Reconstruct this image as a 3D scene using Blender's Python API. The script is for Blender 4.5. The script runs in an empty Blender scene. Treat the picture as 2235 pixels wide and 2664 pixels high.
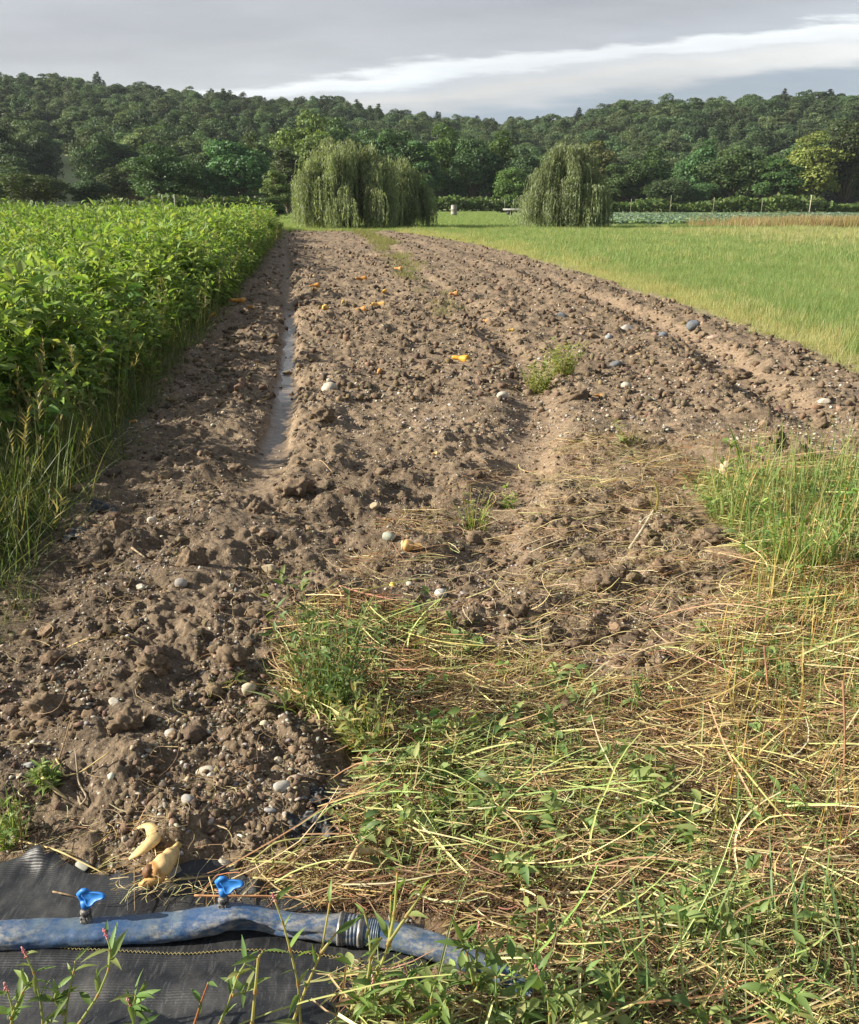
import bpy, bmesh, math, random
import numpy as np
from mathutils import Vector, Matrix

random.seed(7)
RNG = np.random.default_rng(7)
sc = bpy.context.scene
COL = sc.collection

# ------------------------------------------------------------------ camera
PITCH, FPX, CAMH = 20.1, 852.0, 1.5
cam_d = bpy.data.cameras.new('camera')
cam = bpy.data.objects.new('camera', cam_d)
COL.objects.link(cam)
cam.location = (0, 0, CAMH)
cam.rotation_euler = (math.radians(90 - PITCH), 0, 0)
cam_d.sensor_fit = 'VERTICAL'
cam_d.sensor_height = 24
cam_d.lens = FPX / 1024 * 24
cam_d.clip_start = 0.05
cam_d.clip_end = 6000
sc.camera = cam

# ------------------------------------------------------------------ light
SUN_EL, SUN_AZ = 27.0, -93.0         # azimuth from +Y, negative = left of the view
sd = Vector((math.sin(math.radians(SUN_AZ)) * math.cos(math.radians(SUN_EL)),
             math.cos(math.radians(SUN_AZ)) * math.cos(math.radians(SUN_EL)),
             math.sin(math.radians(SUN_EL))))
sun_d = bpy.data.lights.new('sun', 'SUN')
sun_d.energy = 5.0
sun_d.angle = math.radians(0.6)
sun_d.color = (1.0, 0.925, 0.79)
sun = bpy.data.objects.new('sun', sun_d)
sun.rotation_euler = sd.to_track_quat('Z', 'Y').to_euler()
COL.objects.link(sun)

sc.view_settings.view_transform = 'Standard'
sc.view_settings.look = 'None'
sc.view_settings.exposure = 1.3
sc.view_settings.gamma = 1.0
sc.cycles.max_bounces = 6
sc.cycles.diffuse_bounces = 3
sc.cycles.transmission_bounces = 3
sc.cycles.transparent_max_bounces = 4

HAZE_D = 0.00012
# ------------------------------------------------------------------ world
W = bpy.data.worlds.new('World')
sc.world = W
W.use_nodes = True
nt = W.node_tree
nt.nodes.clear()
def N(t, typ, **kw):
    n = t.nodes.new(typ)
    for k, v in kw.items():
        if k.startswith('i_'):
            n.inputs[k[2:]].default_value = v
        else:
            setattr(n, k, v)
    return n
def math_n(t, op, a, b=None, c=None, clamp=False):
    n = t.nodes.new('ShaderNodeMath'); n.operation = op; n.use_clamp = clamp
    for i, v in enumerate((a, b, c)):
        if v is None: continue
        if hasattr(v, 'links'): t.links.new(v, n.inputs[i])
        else: n.inputs[i].default_value = v
    return n.outputs[0]
def ramp(t, fac, stops, interp='EASE'):
    n = t.nodes.new('ShaderNodeValToRGB'); cr = n.color_ramp; cr.interpolation = interp
    while len(cr.elements) < len(stops): cr.elements.new(0.5)
    for e, (p, c) in zip(cr.elements, stops):
        e.position = p; e.color = (*c, 1)
    t.links.new(fac, n.inputs[0])
    return n.outputs[0]
def mixc(t, fac, a, b, mode='MIX'):
    n = t.nodes.new('ShaderNodeMix'); n.data_type = 'RGBA'; n.blend_type = mode
    for idx, v in ((0, fac), (6, a), (7, b)):
        if hasattr(v, 'links'): t.links.new(v, n.inputs[idx])
        elif idx == 0: n.inputs[0].default_value = v
        else: n.inputs[idx].default_value = (*v, 1)
    return n.outputs[2]
sky = N(nt, 'ShaderNodeTexSky', sky_type='NISHITA', sun_disc=False)
sky.sun_elevation = math.radians(SUN_EL)
sky.sun_rotation = math.radians(SUN_AZ)
sky.air_density = 1.2; sky.dust_density = 1.5
tc = N(nt, 'ShaderNodeTexCoord')
sep = N(nt, 'ShaderNodeSeparateXYZ')
nt.links.new(tc.outputs['Generated'], sep.inputs[0])
ym = math_n(nt, 'MAXIMUM', math_n(nt, 'ABSOLUTE', sep.outputs[1]), 0.25)
u = math_n(nt, 'DIVIDE', sep.outputs[0], ym)
v = math_n(nt, 'DIVIDE', sep.outputs[2], ym)
cv = N(nt, 'ShaderNodeCombineXYZ')
nt.links.new(u, cv.inputs[0]); nt.links.new(v, cv.inputs[1])
def sky_noise(sx, sy, rot, detail, rough, off):
    mp = N(nt, 'ShaderNodeMapping')
    mp.inputs['Scale'].default_value = (sx, sy, 1)
    mp.inputs['Rotation'].default_value = (0, 0, rot)
    mp.inputs['Location'].default_value = (off, off * .7, 0)
    nt.links.new(cv.outputs[0], mp.inputs[0])
    nz = N(nt, 'ShaderNodeTexNoise'); nz.inputs['Scale'].default_value = 1
    nz.inputs['Detail'].default_value = detail; nz.inputs['Roughness'].default_value = rough
    nt.links.new(mp.outputs[0], nz.inputs[0])
    return nz.outputs[0]
n1 = sky_noise(3.0, 22, -0.10, 5, .55, 3.1)
n2 = sky_noise(9, 60, -0.10, 6, .6, 7.7)
n3 = sky_noise(1.6, 9, -0.06, 4, .5, 1.3)
w = math_n(nt, 'SUBTRACT', v, math_n(nt, 'MULTIPLY', u, 0.098))
w = math_n(nt, 'ADD', w, math_n(nt, 'MULTIPLY', math_n(nt, 'SUBTRACT', n1, .5), 0.042))
w = math_n(nt, 'ADD', w, math_n(nt, 'MULTIPLY', math_n(nt, 'SUBTRACT', n2, .5), 0.022))
ws = math_n(nt, 'MULTIPLY', w, 4.0, clamp=True)      # 0.25 -> 1
def q(x): return x * 4.0
band = ramp(nt, ws, [
    (q(.040), (.34, .41, .50)), (q(.082), (.33, .40, .49)), (q(.098), (.50, .52, .56)),
    (q(.108), (.66, .65, .65)), (q(.117), (.58, .61, .66)), (q(.124), (.86, .90, .94)),
    (q(.132), (.95, .98, 1.0)), (q(.139), (.50, .52, .56)), (q(.160), (.46, .465, .50)),
    (q(.180), (.40, .40, .435)), (q(.215), (.43, .425, .46)), (q(.245), (.47, .47, .50))], 'EASE')
# lighter cloud to the left
lf = math_n(nt, 'MULTIPLY', math_n(nt, 'SUBTRACT', -0.02, u), 1.6, clamp=True)
lf = math_n(nt, 'MULTIPLY', lf, ramp(nt, ws, [(0, (1, 1, 1)), (q(.15), (.9, .9, .9)), (q(.20), (.3, .3, .3)), (1, (.5, .5, .5))]))
band = mixc(nt, lf, band, (.64, .66, .69))
band = mixc(nt, math_n(nt, 'MULTIPLY', math_n(nt, 'SUBTRACT', n3, .42), 1.6, clamp=True), band, (.56, .56, .59))
# whiter on the right between the streaks
rf = math_n(nt, 'MULTIPLY', math_n(nt, 'SUBTRACT', u, .0), 2.0, clamp=True)
rf = math_n(nt, 'MULTIPLY', rf, ramp(nt, ws, [(0, (0, 0, 0)), (q(.080), (0, 0, 0)), (q(.096), (1, 1, 1)), (q(.114), (.85, .85, .85)), (q(.124), (.35, .35, .35)), (q(.136), (0, 0, 0))]))
band = mixc(nt, rf, band, (.90, .88, .86))
# overhead and behind: broken cloud
over = mixc(nt, math_n(nt, 'MULTIPLY', math_n(nt, 'SUBTRACT', n3, .35), 3.0, clamp=True), (.30, .35, .44), (.42, .44, .48))
hi = math_n(nt, 'MULTIPLY', math_n(nt, 'SUBTRACT', v, 0.23), 4.0, clamp=True)
cl = mixc(nt, hi, band, over)
n4 = sky_noise(2.4, 16, -0.12, 7, .62, 5.5); n5 = sky_noise(7, 30, -0.05, 6, .6, 2.2)
tex = math_n(nt, 'ADD', math_n(nt, 'MULTIPLY', math_n(nt, 'SUBTRACT', n4, .5), .55), math_n(nt, 'MULTIPLY', math_n(nt, 'SUBTRACT', n5, .5), .22))
tex = math_n(nt, 'ADD', tex, 1.0)
cl = mixc(nt, 1.0, cl, tex, 'MULTIPLY')
cl10 = mixc(nt, 1.0, cl, (4.3, 4.3, 4.3), 'MULTIPLY')
fin = mixc(nt, 0.10, cl10, sky.outputs[0])
bg = N(nt, 'ShaderNodeBackground'); bg.inputs['Strength'].default_value = 0.1
nt.links.new(fin, bg.inputs['Color'])
wo = N(nt, 'ShaderNodeOutputWorld'); nt.links.new(bg.outputs[0], wo.inputs[0])

# ------------------------------------------------------------------ pixel -> world (photo is 2235 x 2664)
S_ = 1024 / 2664
cp, sp_ = math.cos(math.radians(PITCH)), math.sin(math.radians(PITCH))
def ray(sx, sy):
    x = (sx - 1117.5) * S_; y = (1332 - sy) * S_
    return (x, FPX * cp + y * sp_, -FPX * sp_ + y * cp)
def G(sx, sy, z=0.0):
    d = ray(sx, sy); t = (z - CAMH) / d[2]
    return (d[0] * t, d[1] * t)
def AT(sx, sy, Y):
    d = ray(sx, sy); t = Y / d[1]
    return (d[0] * t, Y, CAMH + d[2] * t)
def GP(pts): return np.array([G(*p) for p in pts])

# ------------------------------------------------------------------ numpy noise
def _h(ix, iy, seed):
    h = (ix.astype(np.int64) * 374761393 + iy.astype(np.int64) * 668265263 + seed * 974711) & 0xffffffff
    h = ((h ^ (h >> 13)) * 1274126177) & 0xffffffff
    h = ((h ^ (h >> 16)) * 2246822519) & 0xffffffff
    return ((h ^ (h >> 15)) & 0xffffff) / float(0xffffff)
def vn(x, y, s=0):
    ix = np.floor(x); iy = np.floor(y); fx = x - ix; fy = y - iy
    fx = fx * fx * (3 - 2 * fx); fy = fy * fy * (3 - 2 * fy)
    a = _h(ix, iy, s); b = _h(ix + 1, iy, s); c = _h(ix, iy + 1, s); d = _h(ix + 1, iy + 1, s)
    return (a + (b - a) * fx) + ((c + (d - c) * fx) - (a + (b - a) * fx)) * fy
def fbm(x, y, s=0, o=4, g=.5):
    r = 0; a = 1; t = 0
    for i in range(o):
        r = r + a * vn(x * 2 ** i + 17.3 * i, y * 2 ** i - 9.1 * i, s + i); t += a; a *= g
    return r / t - .5
def domes(x, y, cell, s, dens=1.0, rmin=.25, rmax=.75):
    """rounded lumps: the highest of the neighbouring cells' caps, in cell units"""
    x = x / cell; y = y / cell; ix = np.floor(x); iy = np.floor(y)
    best = np.zeros_like(x)
    for dx in (-1, 0, 1):
        for dy in (-1, 0, 1):
            cx = ix + dx; cy = iy + dy
            px = cx + _h(cx, cy, s); py = cy + _h(cx, cy, s + 1)
            r = rmin + (rmax - rmin) * _h(cx, cy, s + 2) ** 2
            r = np.where(_h(cx, cy, s + 3) < dens, r, 0.0)
            d2 = (x - px) ** 2 + (y - py) ** 2
            best = np.maximum(best, np.sqrt(np.maximum(r * r - d2, 0)))
    return best * cell
def pl_dist(x, y, P):
    """signed distance to a polyline running away from the camera: + is right of it"""
    best = np.full(x.shape, 1e9); sg = np.ones(x.shape)
    for i in range(len(P) - 1):
        ax, ay = P[i]; bx, by = P[i + 1]
        if i == 0: ax, ay = ax - (bx - ax) * 0, ay
        dx, dy = bx - ax, by - ay; L = dx * dx + dy * dy
        t = ((x - ax) * dx + (y - ay) * dy) / L
        t = np.clip(t, 0, 1)
        d = np.hypot(x - ax - t * dx, y - ay - t * dy)
        cr = dx * (y - ay) - dy * (x - ax)
        m = d < best
        best = np.where(m, d, best); sg = np.where(m, np.where(cr < 0, 1.0, -1.0), sg)
    return best * sg
def inpoly(x, y, P):
    r = np.zeros(x.shape, bool); n = len(P)
    for i in range(n):
        x1, y1 = P[i]; x2, y2 = P[(i + 1) % n]
        if y1 == y2: continue
        c = ((y1 > y) != (y2 > y)) & (x < (x2 - x1) * (y - y1) / (y2 - y1) + x1)
        r ^= c
    return r
def ss(a, b, x):
    t = np.clip((x - a) / (b - a), 0, 1); return t * t * (3 - 2 * t)

# ------------------------------------------------------------------ the lie of the land
FUR_L = [(-.9, -1.0), (-.9, 1.8), (-.93, 3.5), (-.91, 4.0), (-.98, 5.0), (-1.14, 6.6), (-1.76, 10.9), (-3.32, 20.5), (-5.06, 31.1), (-7.3, 47)]
MID = [(.10, 2.6), (.30, 3.9), (.55, 4.84), (.81, 6.19), (.94, 8.24), (.79, 10.9), (-.14, 18.4), (-1.72, 34), (-3.6, 47)]
FUR_R = [(2.5, 3.6), (2.62, 5.0), (2.78, 6.2), (3.02, 9.4), (2.94, 12.5), (2.27, 18.4), (.6, 31), (-1.9, 44)]
CROP_E = [(-1.3, -1), (-1.55, 2.2), (-1.72, 3.08), (-1.9, 4.29), (-2.0, 5.44), (-2.64, 9.4), (-3.19, 14), (-5.6, 31), (-7.92, 47), (-8.3, 50)]
GRASS_E = [(3.9, 4.0), (3.95, 7.2), (3.98, 10), (3.91, 13), (3.05, 21.7), (1.78, 31), (-.2, 40), (-1.9, 45.5)]
MULCH = GP([(905, 2700), (900, 2500), (760, 2410), (640, 2345), (690, 2290), (860, 2180), (900, 2060), (960, 1960), (830, 1900), (750, 1800), (730, 1640), (860, 1570), (960, 1560), (1130, 1600), (1230, 1680), (1420, 1700), (1560, 1770), (1750, 1790), (1870, 1640), (1930, 1450), (1800, 1300), (1790, 1240), (2235, 1210), (2700, 1210), (2900, 2900), (905, 2900)])
SKYL = [(-700, 190), (0, 200), (180, 205), (350, 226), (560, 245), (760, 268), (850, 262), (930, 275), (960, 292), (1100, 301), (1200, 308), (1340, 312), (1430, 303), (1500, 300), (1560, 276), (1700, 268), (1850, 258), (2000, 252), (2235, 243), (3000, 236)]
YR_L, YR_R = 400.0, 330.0
def _yr(x): return YR_L + (YR_R - YR_L) * ss(0, 60, x)
_hx, _hz = [], []
for a, b in SKYL:
    Y = YR_L if a < 1150 else (YR_R if a > 1400 else YR_L + (YR_R - YR_L) * (a - 1150) / 250)
    p = AT(a, b, Y); _hx.append(p[0]); _hz.append(p[2] - 8.0)
def hillh(x, y):
    yr = _yr(x); y0 = 150 + 50 * ss(-60, 20, x)
    k = np.interp(x * 1.0, _hx, _hz)
    t = np.clip((y - y0) / (yr - y0), 0, 1)
    return k * t ** 1.15 - 0.02 * np.maximum(y - yr - 40, 0)
def soilmask(x, y):
    wob = fbm(x * 2.2, y * 1.2, 40, 3) * .35
    a = ss(-.12, .10, pl_dist(x, y, CROP_E) + wob)
    b = ss(-.10, .12, -pl_dist(x, y, GRASS_E) + wob)
    e = ss(-.3, .3, 46.8 + 1.5 * fbm(x * .5, y * .5, 44, 2) - y)
    return a * b * e
FAB_TOP = [(-700, 2262), (0, 2268), (60, 2262), (110, 2238), (125, 2262), (150, 2248), (210, 2292), (270, 2302), (400, 2305), (440, 2292), (500, 2268), (560, 2262), (610, 2280), (640, 2305), (720, 2330), (800, 2352), (935, 2430)]
FT = GP(FAB_TOP)
def fabmask(x, y):
    ft = np.interp(x, FT[:, 0], FT[:, 1])
    return ss(.10, -.02, y - ft) * ss(-.10, -.16, x - .0)
def mulchmask(x, y):
    r = np.zeros(x.shape); sel = (y < 7) & (y > 0) & (np.abs(x) < 9)
    a, b = x[sel], y[sel]; acc = 0
    for i in range(5):
        k = .16 + .06 * i
        acc = acc + inpoly(a + k * fbm(a * 2.5, b * 2.5, 71 + i, 3), b + k * fbm(a * 2.5, b * 2.5, 81 + i, 3), MULCH)
    r[sel] = acc / 5.0
    return r
def terr(x, y, fine=True, detail=True):
    x = np.asarray(x, float); y = np.asarray(y, float)
    z = hillh(x, y)
    near = y < 60
    z = z + np.where(y > 45, -0.010 * (np.minimum(y, 60) - 45), 0)
    s = soilmask(x, y)
    mul = mulchmask(x, y)
    fb = fabmask(x, y)
    amp = s * (1 - .62 * mul) * (1 - fb)
    dl = pl_dist(x, y, FUR_L); dm = pl_dist(x, y, MID); dr = pl_dist(x, y, FUR_R)
    wl = .105 + .03 * fbm(x * 1.5, y * 1.5, 3, 2) * 2
    nearf = ss(3.7, 5.6, y)
    tl = np.exp(-(np.abs(dl + .04 * fbm(x * 2, y * 3, 5, 2)) / wl) ** 4) * nearf
    tm = np.exp(-(np.abs(dm) / .20) ** 2.5) * .9 * ss(2.9, 3.9, y) * (1 - .6 * ss(9, 12, y))
    tr = np.exp(-(np.abs(dr + .06 * fbm(x * 2, y * 2, 6, 2)) / .26) ** 4) * ss(5, 7.5, y) * (1 - .9 * ss(13, 20, y))
    z = z - s * (.062 * tl + .085 * tm + .10 * tr)
    # ridges thrown up beside the wheel tracks
    z = z + s * .05 * (np.exp(-((dl + .42) / .22) ** 2) + .8 * np.exp(-((dl - .38) / .2) ** 2)) * nearf
    z = z + s * .05 * np.exp(-((dr + .45) / .25) ** 2) * ss(5, 7, y)
    flat = np.clip(tl + tm * .9 + tr, 0, 1)
    amp = amp * (1 - .93 * flat) * (1 + .55 * ss(6, 12, y))
    z = z + amp * ((.10 + .09 * ss(7, 4.5, y)) * fbm(x / .50, y / .34, 11, 3) + (.05 + .04 * ss(7, 4.5, y)) * fbm(x / .2, y / .15, 16, 3)) + (1 - s) * .03 * fbm(x, y, 12, 2) * (y < 70)
    if detail:
        wx = x + .02 * fbm(x / .05, y / .05, 21, 2); wy = y + .02 * fbm(x / .05, y / .05, 22, 2)
        rough = np.clip(.55 + 2.2 * fbm(x / .45, y / .45, 13, 3), .08, 1.3)
        brk = .55 + 1.3 * np.abs(fbm(x / .035, y / .035, 23, 3))
        z = z + amp * rough * (.50 * domes(wx, wy, .17, 31, .45, .10, .60) * brk
             + .40 * domes(wx, wy, .062, 35, .6, .2, .7) * brk + .35 * domes(wx, wy, .028, 39, .8))
        rg = 1 - 2 * np.abs(fbm(x / .09, y / .09, 24, 4, .62))
        patch = np.clip(.5 + 3.0 * fbm(x / .38 + 3.1, y / .30, 25, 3), .10, 1.35)
        rg2 = 1 - 2 * np.abs(fbm(x / .23 + .3 * fbm(x / .1, y / .1, 27, 2), y / .19, 26, 4, .58))
        z = z + amp * (patch * (.036 * (rg - .7) + .060 * (rg2 - .7)) + (.35 + .65 * patch) * .034 * fbm(x / .045, y / .045, 14, 4, .70) + .010 * fbm(x / .009, y / .009, 15, 2) * (np.hypot(x, y) < 9))
    z = z + s * tl * .016 * fbm(x / .16, y / .3, 18, 3) + fb * .004
    return z
def tz(x, y):
    return float(terr(np.array([x]), np.array([y]))[0])

# ------------------------------------------------------------------ mesh helpers
class MB:
    def __init__(s): s.V = []; s.F = []; s.C = []; s.n = 0; s.M = []
    def add(s, V, F, C=(1, 1, 1), m=0):
        V = np.asarray(V, float).reshape(-1, 3); F = np.asarray(F, np.int64)
        if len(V) == 0 or len(F) == 0: return s
        s.V.append(V); s.F.append(F + s.n); s.n += len(V)
        C = np.asarray(C, float)
        s.C.append(np.broadcast_to(C, V.shape) if C.ndim == 1 else C)
        s.M.append(np.full(len(F), m)); return s
    def mesh(s, name, mats, smooth=True):
        me = bpy.data.meshes.new(name)
        V = np.concatenate(s.V); C = np.concatenate(s.C)
        tot = np.concatenate([np.full(len(f), f.shape[1]) for f in s.F])
        idx = np.concatenate([f.ravel() for f in s.F])
        me.vertices.add(len(V)); me.vertices.foreach_set('co', V.astype(np.float32).ravel())
        me.loops.add(len(idx)); me.loops.foreach_set('vertex_index', idx.astype(np.int32))
        me.polygons.add(len(tot))
        st = np.concatenate([[0], np.cumsum(tot)[:-1]])
        me.polygons.foreach_set('loop_start', st.astype(np.int32))
        me.polygons.foreach_set('loop_total', tot.astype(np.int32))
        if smooth: me.polygons.foreach_set('use_smooth', np.ones(len(tot), bool))
        for m in (mats if isinstance(mats, (list, tuple)) else [mats]): me.materials.append(m)
        mi = np.concatenate(s.M)
        if mi.any(): me.polygons.foreach_set('material_index', mi.astype(np.int32))
        at = me.color_attributes.new('Col', 'FLOAT_COLOR', 'POINT')
        at.data.foreach_set('color', np.concatenate([C, np.ones((len(C), 1))], 1).astype(np.float32).ravel())
        me.update(calc_edges=True)
        return me
    def build(s, name, mats, parent=None, smooth=True, loc=None):
        o = bpy.data.objects.new(name, s.mesh(name, mats, smooth))
        COL.objects.link(o)
        if parent: o.parent = parent
        if loc is not None: o.location = loc
        return o
def tag(o, label=None, cat=None, group=None, kind=None):
    if label: o['label'] = label
    if cat: o['category'] = cat
    if group: o['group'] = group
    if kind: o['kind'] = kind
    return o
def empty(name, loc, label, cat, group=None):
    o = bpy.data.objects.new(name, None); COL.objects.link(o); o.location = loc
    o.empty_display_size = .1
    return tag(o, label, cat, group)
def tube(mb, P, R, n=8, C=(1, 1, 1), m=0, cap=True):
    P = np.asarray(P, float); K = len(P); R = np.broadcast_to(np.asarray(R, float), (K,))
    T = np.gradient(P, axis=0); T /= np.linalg.norm(T, axis=1)[:, None] + 1e-9
    up = np.array([0, 0, 1.]) if abs(T[0][2]) < .9 else np.array([1., 0, 0])
    V = []
    a = np.cross(T[0], up); a /= np.linalg.norm(a)
    for i in range(K):
        a = a - T[i] * np.dot(a, T[i]); a /= np.linalg.norm(a) + 1e-9
        b = np.cross(T[i], a)
        th = np.arange(n) / n * 2 * np.pi
        V.append(P[i] + R[i] * (np.cos(th)[:, None] * a + np.sin(th)[:, None] * b))
    V = np.concatenate(V)
    i, j = np.meshgrid(np.arange(K - 1), np.arange(n), indexing='ij')
    F = np.stack([i * n + j, i * n + (j + 1) % n, (i + 1) * n + (j + 1) % n, (i + 1) * n + j], -1).reshape(-1, 4)
    if cap:
        V = np.concatenate([V, P[:1], P[-1:]]); c0 = K * n; j = np.arange(n)
        F2 = np.stack([np.full(n, c0), (j + 1) % n, j, j], -1)[:, :3]
        F3 = np.stack([np.full(n, c0 + 1), (K - 1) * n + j, (K - 1) * n + (j + 1) % n], -1)
        C = np.asarray(C, float)
        Cv = C if C.ndim == 1 else np.concatenate([np.repeat(C, n, 0), C[:1], C[-1:]])
        mb.V.append(V); mb.C.append(np.broadcast_to(Cv, V.shape)); mb.F += [F + mb.n, F2 + mb.n, F3 + mb.n]
        mb.M += [np.full(len(F), m), np.full(n, m), np.full(n, m)]; mb.n += len(V)
    else: mb.add(V, F, C, m)
    return mb
def ribbons(mb, Cn, Wd, side, col, fold=None, m=0):
    """N ribbons at once. Cn (N,K,3) centre lines, Wd (N,K) half widths, side (N,3), col (N,3); fold: V depth"""
    N_, K, _ = Cn.shape
    side = side[:, None, :]
    if fold is None:
        V = np.stack([Cn - side * Wd[..., None], Cn + side * Wd[..., None]], 2)   # N,K,2,3
        nc = 2
    else:
        T = np.gradient(Cn, axis=1); T /= np.linalg.norm(T, axis=2, keepdims=True) + 1e-9
        nr = np.cross(T, np.broadcast_to(side, T.shape))
        nr *= np.where(nr[..., 2:3] < 0, -1, 1)
        V = np.stack([Cn - side * Wd[..., None] + nr * Wd[..., None] * fold, Cn, Cn + side * Wd[..., None] + nr * Wd[..., None] * fold], 2)
        nc = 3
    base = np.arange(N_)[:, None, None] * K * nc + np.arange(K - 1)[None, :, None] * nc + np.arange(nc - 1)[None, None, :]
    F = np.stack([base, base + 1, base + nc + 1, base + nc], -1).reshape(-1, 4)
    C = np.broadcast_to(col[:, None, None, :] if col.ndim == 2 else col[:, :, None, :], V.shape).reshape(-1, 3)
    mb.add(V.reshape(-1, 3), F, C, m)
    return mb
def unit(a): return a / (np.linalg.norm(a, axis=-1, keepdims=True) + 1e-9)
def blades(mb, base, az, L, lean, curve, wid, col, K=4, prof=None, rng=RNG):
    """upright blades: base (N,3), azimuth of lean, length, lean angle (rad from vertical), extra bend"""
    n = len(base); t = np.linspace(0, 1, K)
    ang = lean[:, None] + curve[:, None] * t[None, :]
    ds = L[:, None] / (K - 1)
    hx = np.concatenate([np.zeros((n, 1)), np.cumsum(np.sin(ang[:, :-1]) * ds, 1)], 1)
    hz = np.concatenate([np.zeros((n, 1)), np.cumsum(np.cos(ang[:, :-1]) * ds, 1)], 1)
    Cn = base[:, None, :] + np.stack([hx * np.cos(az)[:, None], hx * np.sin(az)[:, None], hz], -1)
    if prof is None: prof = np.array([1, .9, .6, .08]) if K == 4 else np.linspace(1, .1, K)
    fa = az + np.pi / 2 + rng.uniform(-.9, .9, n)
    side = np.stack([np.cos(fa), np.sin(fa), np.zeros(n)], -1)
    return ribbons(mb, Cn, wid[:, None] * prof[None, :], side, col)
def pal(colors, n, rng=RNG, jit=.12, w=None):
    c = np.array(colors)[rng.choice(len(colors), n, p=w)]
    return np.clip(c * (1 + rng.normal(0, jit, (n, 1))) * (1 + rng.normal(0, jit * .4, (n, 3))), .005, .9)

# ------------------------------------------------------------------ materials
def new_mat(name):
    m = bpy.data.materials.new(name); m.use_nodes = True
    t = m.node_tree; t.nodes.clear()
    o = N(t, 'ShaderNodeOutputMaterial')
    return m, t, o
def leaf_mat(name, transl=.35, rough=.5, spec=.3, objcol=False, tint=(1, 1, 1), noise=0.0):
    m, t, o = new_mat(name)
    a = N(t, 'ShaderNodeAttribute', attribute_name='Col')
    c = mixc(t, 1.0, a.outputs['Color'], tint, 'MULTIPLY')
    if objcol:
        oi = N(t, 'ShaderNodeObjectInfo')
        c = mixc(t, 1.0, c, oi.outputs['Color'], 'MULTIPLY')
        r = math_n(t, 'MULTIPLY_ADD', oi.outputs['Random'], .85, .58)
        cc = N(t, 'ShaderNodeCombineXYZ')
        r2 = math_n(t, 'MULTIPLY_ADD', math_n(t, 'FRACT', math_n(t, 'MULTIPLY', oi.outputs['Random'], 17.31)), .30, .86)
        t.links.new(math_n(t, 'MULTIPLY', r, r2), cc.inputs[0]); t.links.new(r, cc.inputs[1]); t.links.new(math_n(t, 'MULTIPLY', r, .95), cc.inputs[2])
        c = mixc(t, 1.0, c, cc.outputs[0], 'MULTIPLY')
    p = N(t, 'ShaderNodeBsdfPrincipled')
    p.inputs['Roughness'].default_value = rough
    p.inputs['Specular IOR Level'].default_value = spec
    t.links.new(c, p.inputs['Base Color'])
    tr = N(t, 'ShaderNodeBsdfTranslucent')
    c2 = mixc(t, 1.0, c, (1.25, 1.25, .6), 'MULTIPLY')
    t.links.new(c2, tr.inputs['Color'])
    mx = N(t, 'ShaderNodeMixShader'); mx.inputs[0].default_value = transl
    t.links.new(p.outputs[0], mx.inputs[1]); t.links.new(tr.outputs[0], mx.inputs[2])
    t.links.new(mx.outputs[0], o.inputs[0])
    return m
def surf_mat(name, rough=.8, spec=.3, nscale=30, namt=.3, bump=.3, bscale=80, bdist=.01, attr=True, col=(1, 1, 1), col2=None, coord='Object', detail=5, c2thr=(.45, .6), metal=0.0):
    m, t, o = new_mat(name)
    tcn = N(t, 'ShaderNodeTexCoord')
    def nz(s, d=detail):
        n = N(t, 'ShaderNodeTexNoise'); n.inputs['Scale'].default_value = s; n.inputs['Detail'].default_value = d
        n.inputs['Roughness'].default_value = .65
        t.links.new(tcn.outputs[coord], n.inputs['Vector']); return n.outputs[0]
    p = N(t, 'ShaderNodeBsdfPrincipled')
    p.inputs['Roughness'].default_value = rough; p.inputs['Specular IOR Level'].default_value = spec
    p.inputs['Metallic'].default_value = metal
    if attr:
        a = N(t, 'ShaderNodeAttribute', attribute_name='Col'); c = mixc(t, 1.0, a.outputs['Color'], col, 'MULTIPLY')
    else:
        rg = N(t, 'ShaderNodeRGB'); rg.outputs[0].default_value = (*col, 1); c = rg.outputs[0]
    n1 = nz(nscale)
    if col2 is not None:
        c = mixc(t, ramp(t, n1, [(c2thr[0], (0, 0, 0)), (c2thr[1], (1, 1, 1))]), c, col2)
    v1 = ramp(t, nz(nscale * 2.3), [(.25, (1 - namt,) * 3), (.75, (1 + namt * .6,) * 3)])
    c = mixc(t, 1.0, c, v1, 'MULTIPLY')
    t.links.new(c, p.inputs['Base Color'])
    b = N(t, 'ShaderNodeBump'); b.inputs['Strength'].default_value = bump; b.inputs['Distance'].default_value = bdist
    t.links.new(nz(bscale), b.inputs['Height']); t.links.new(b.outputs[0], p.inputs['Normal'])
    t.links.new(p.outputs[0], o.inputs[0])
    return m
M_TREE = leaf_mat('tree_leaves', .28, .6, .25, True)
M_WILLOW = leaf_mat('willow_leaves', .38, .55, .3)
M_CROP = leaf_mat('crop_leaves', .45, .52, .22)
M_GRASS = leaf_mat('grass_blades', .42, .5, .25)
M_STRAW = leaf_mat('dry_straw', .22, .55, .25)
M_PINK = leaf_mat('pink_flowers', .3, .6, .2)
M_BARK = surf_mat('bark', .9, .2, 3, .4, .6, 8, .03, attr=True)
M_STONE = surf_mat('stone', .88, .15, 18, .28, .25, 120, .002)
M_CLOD = surf_mat('clod_soil', .92, .15, 40, .45, .7, 170, .006, col2=(.30, .24, .175), c2thr=(.60, .72))
M_SQUASH = surf_mat('squash_skin', .55, .3, 22, .25, .3, 60, .003, col2=(.30, .17, .07), c2thr=(.60, .74))
M_WOOD = surf_mat('post_wood', .85, .2, 6, .3, .3, 30, .005)
M_PAINT = surf_mat('weathered_paint', .5, .4, 8, .12, .1, 40, .001)

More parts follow.
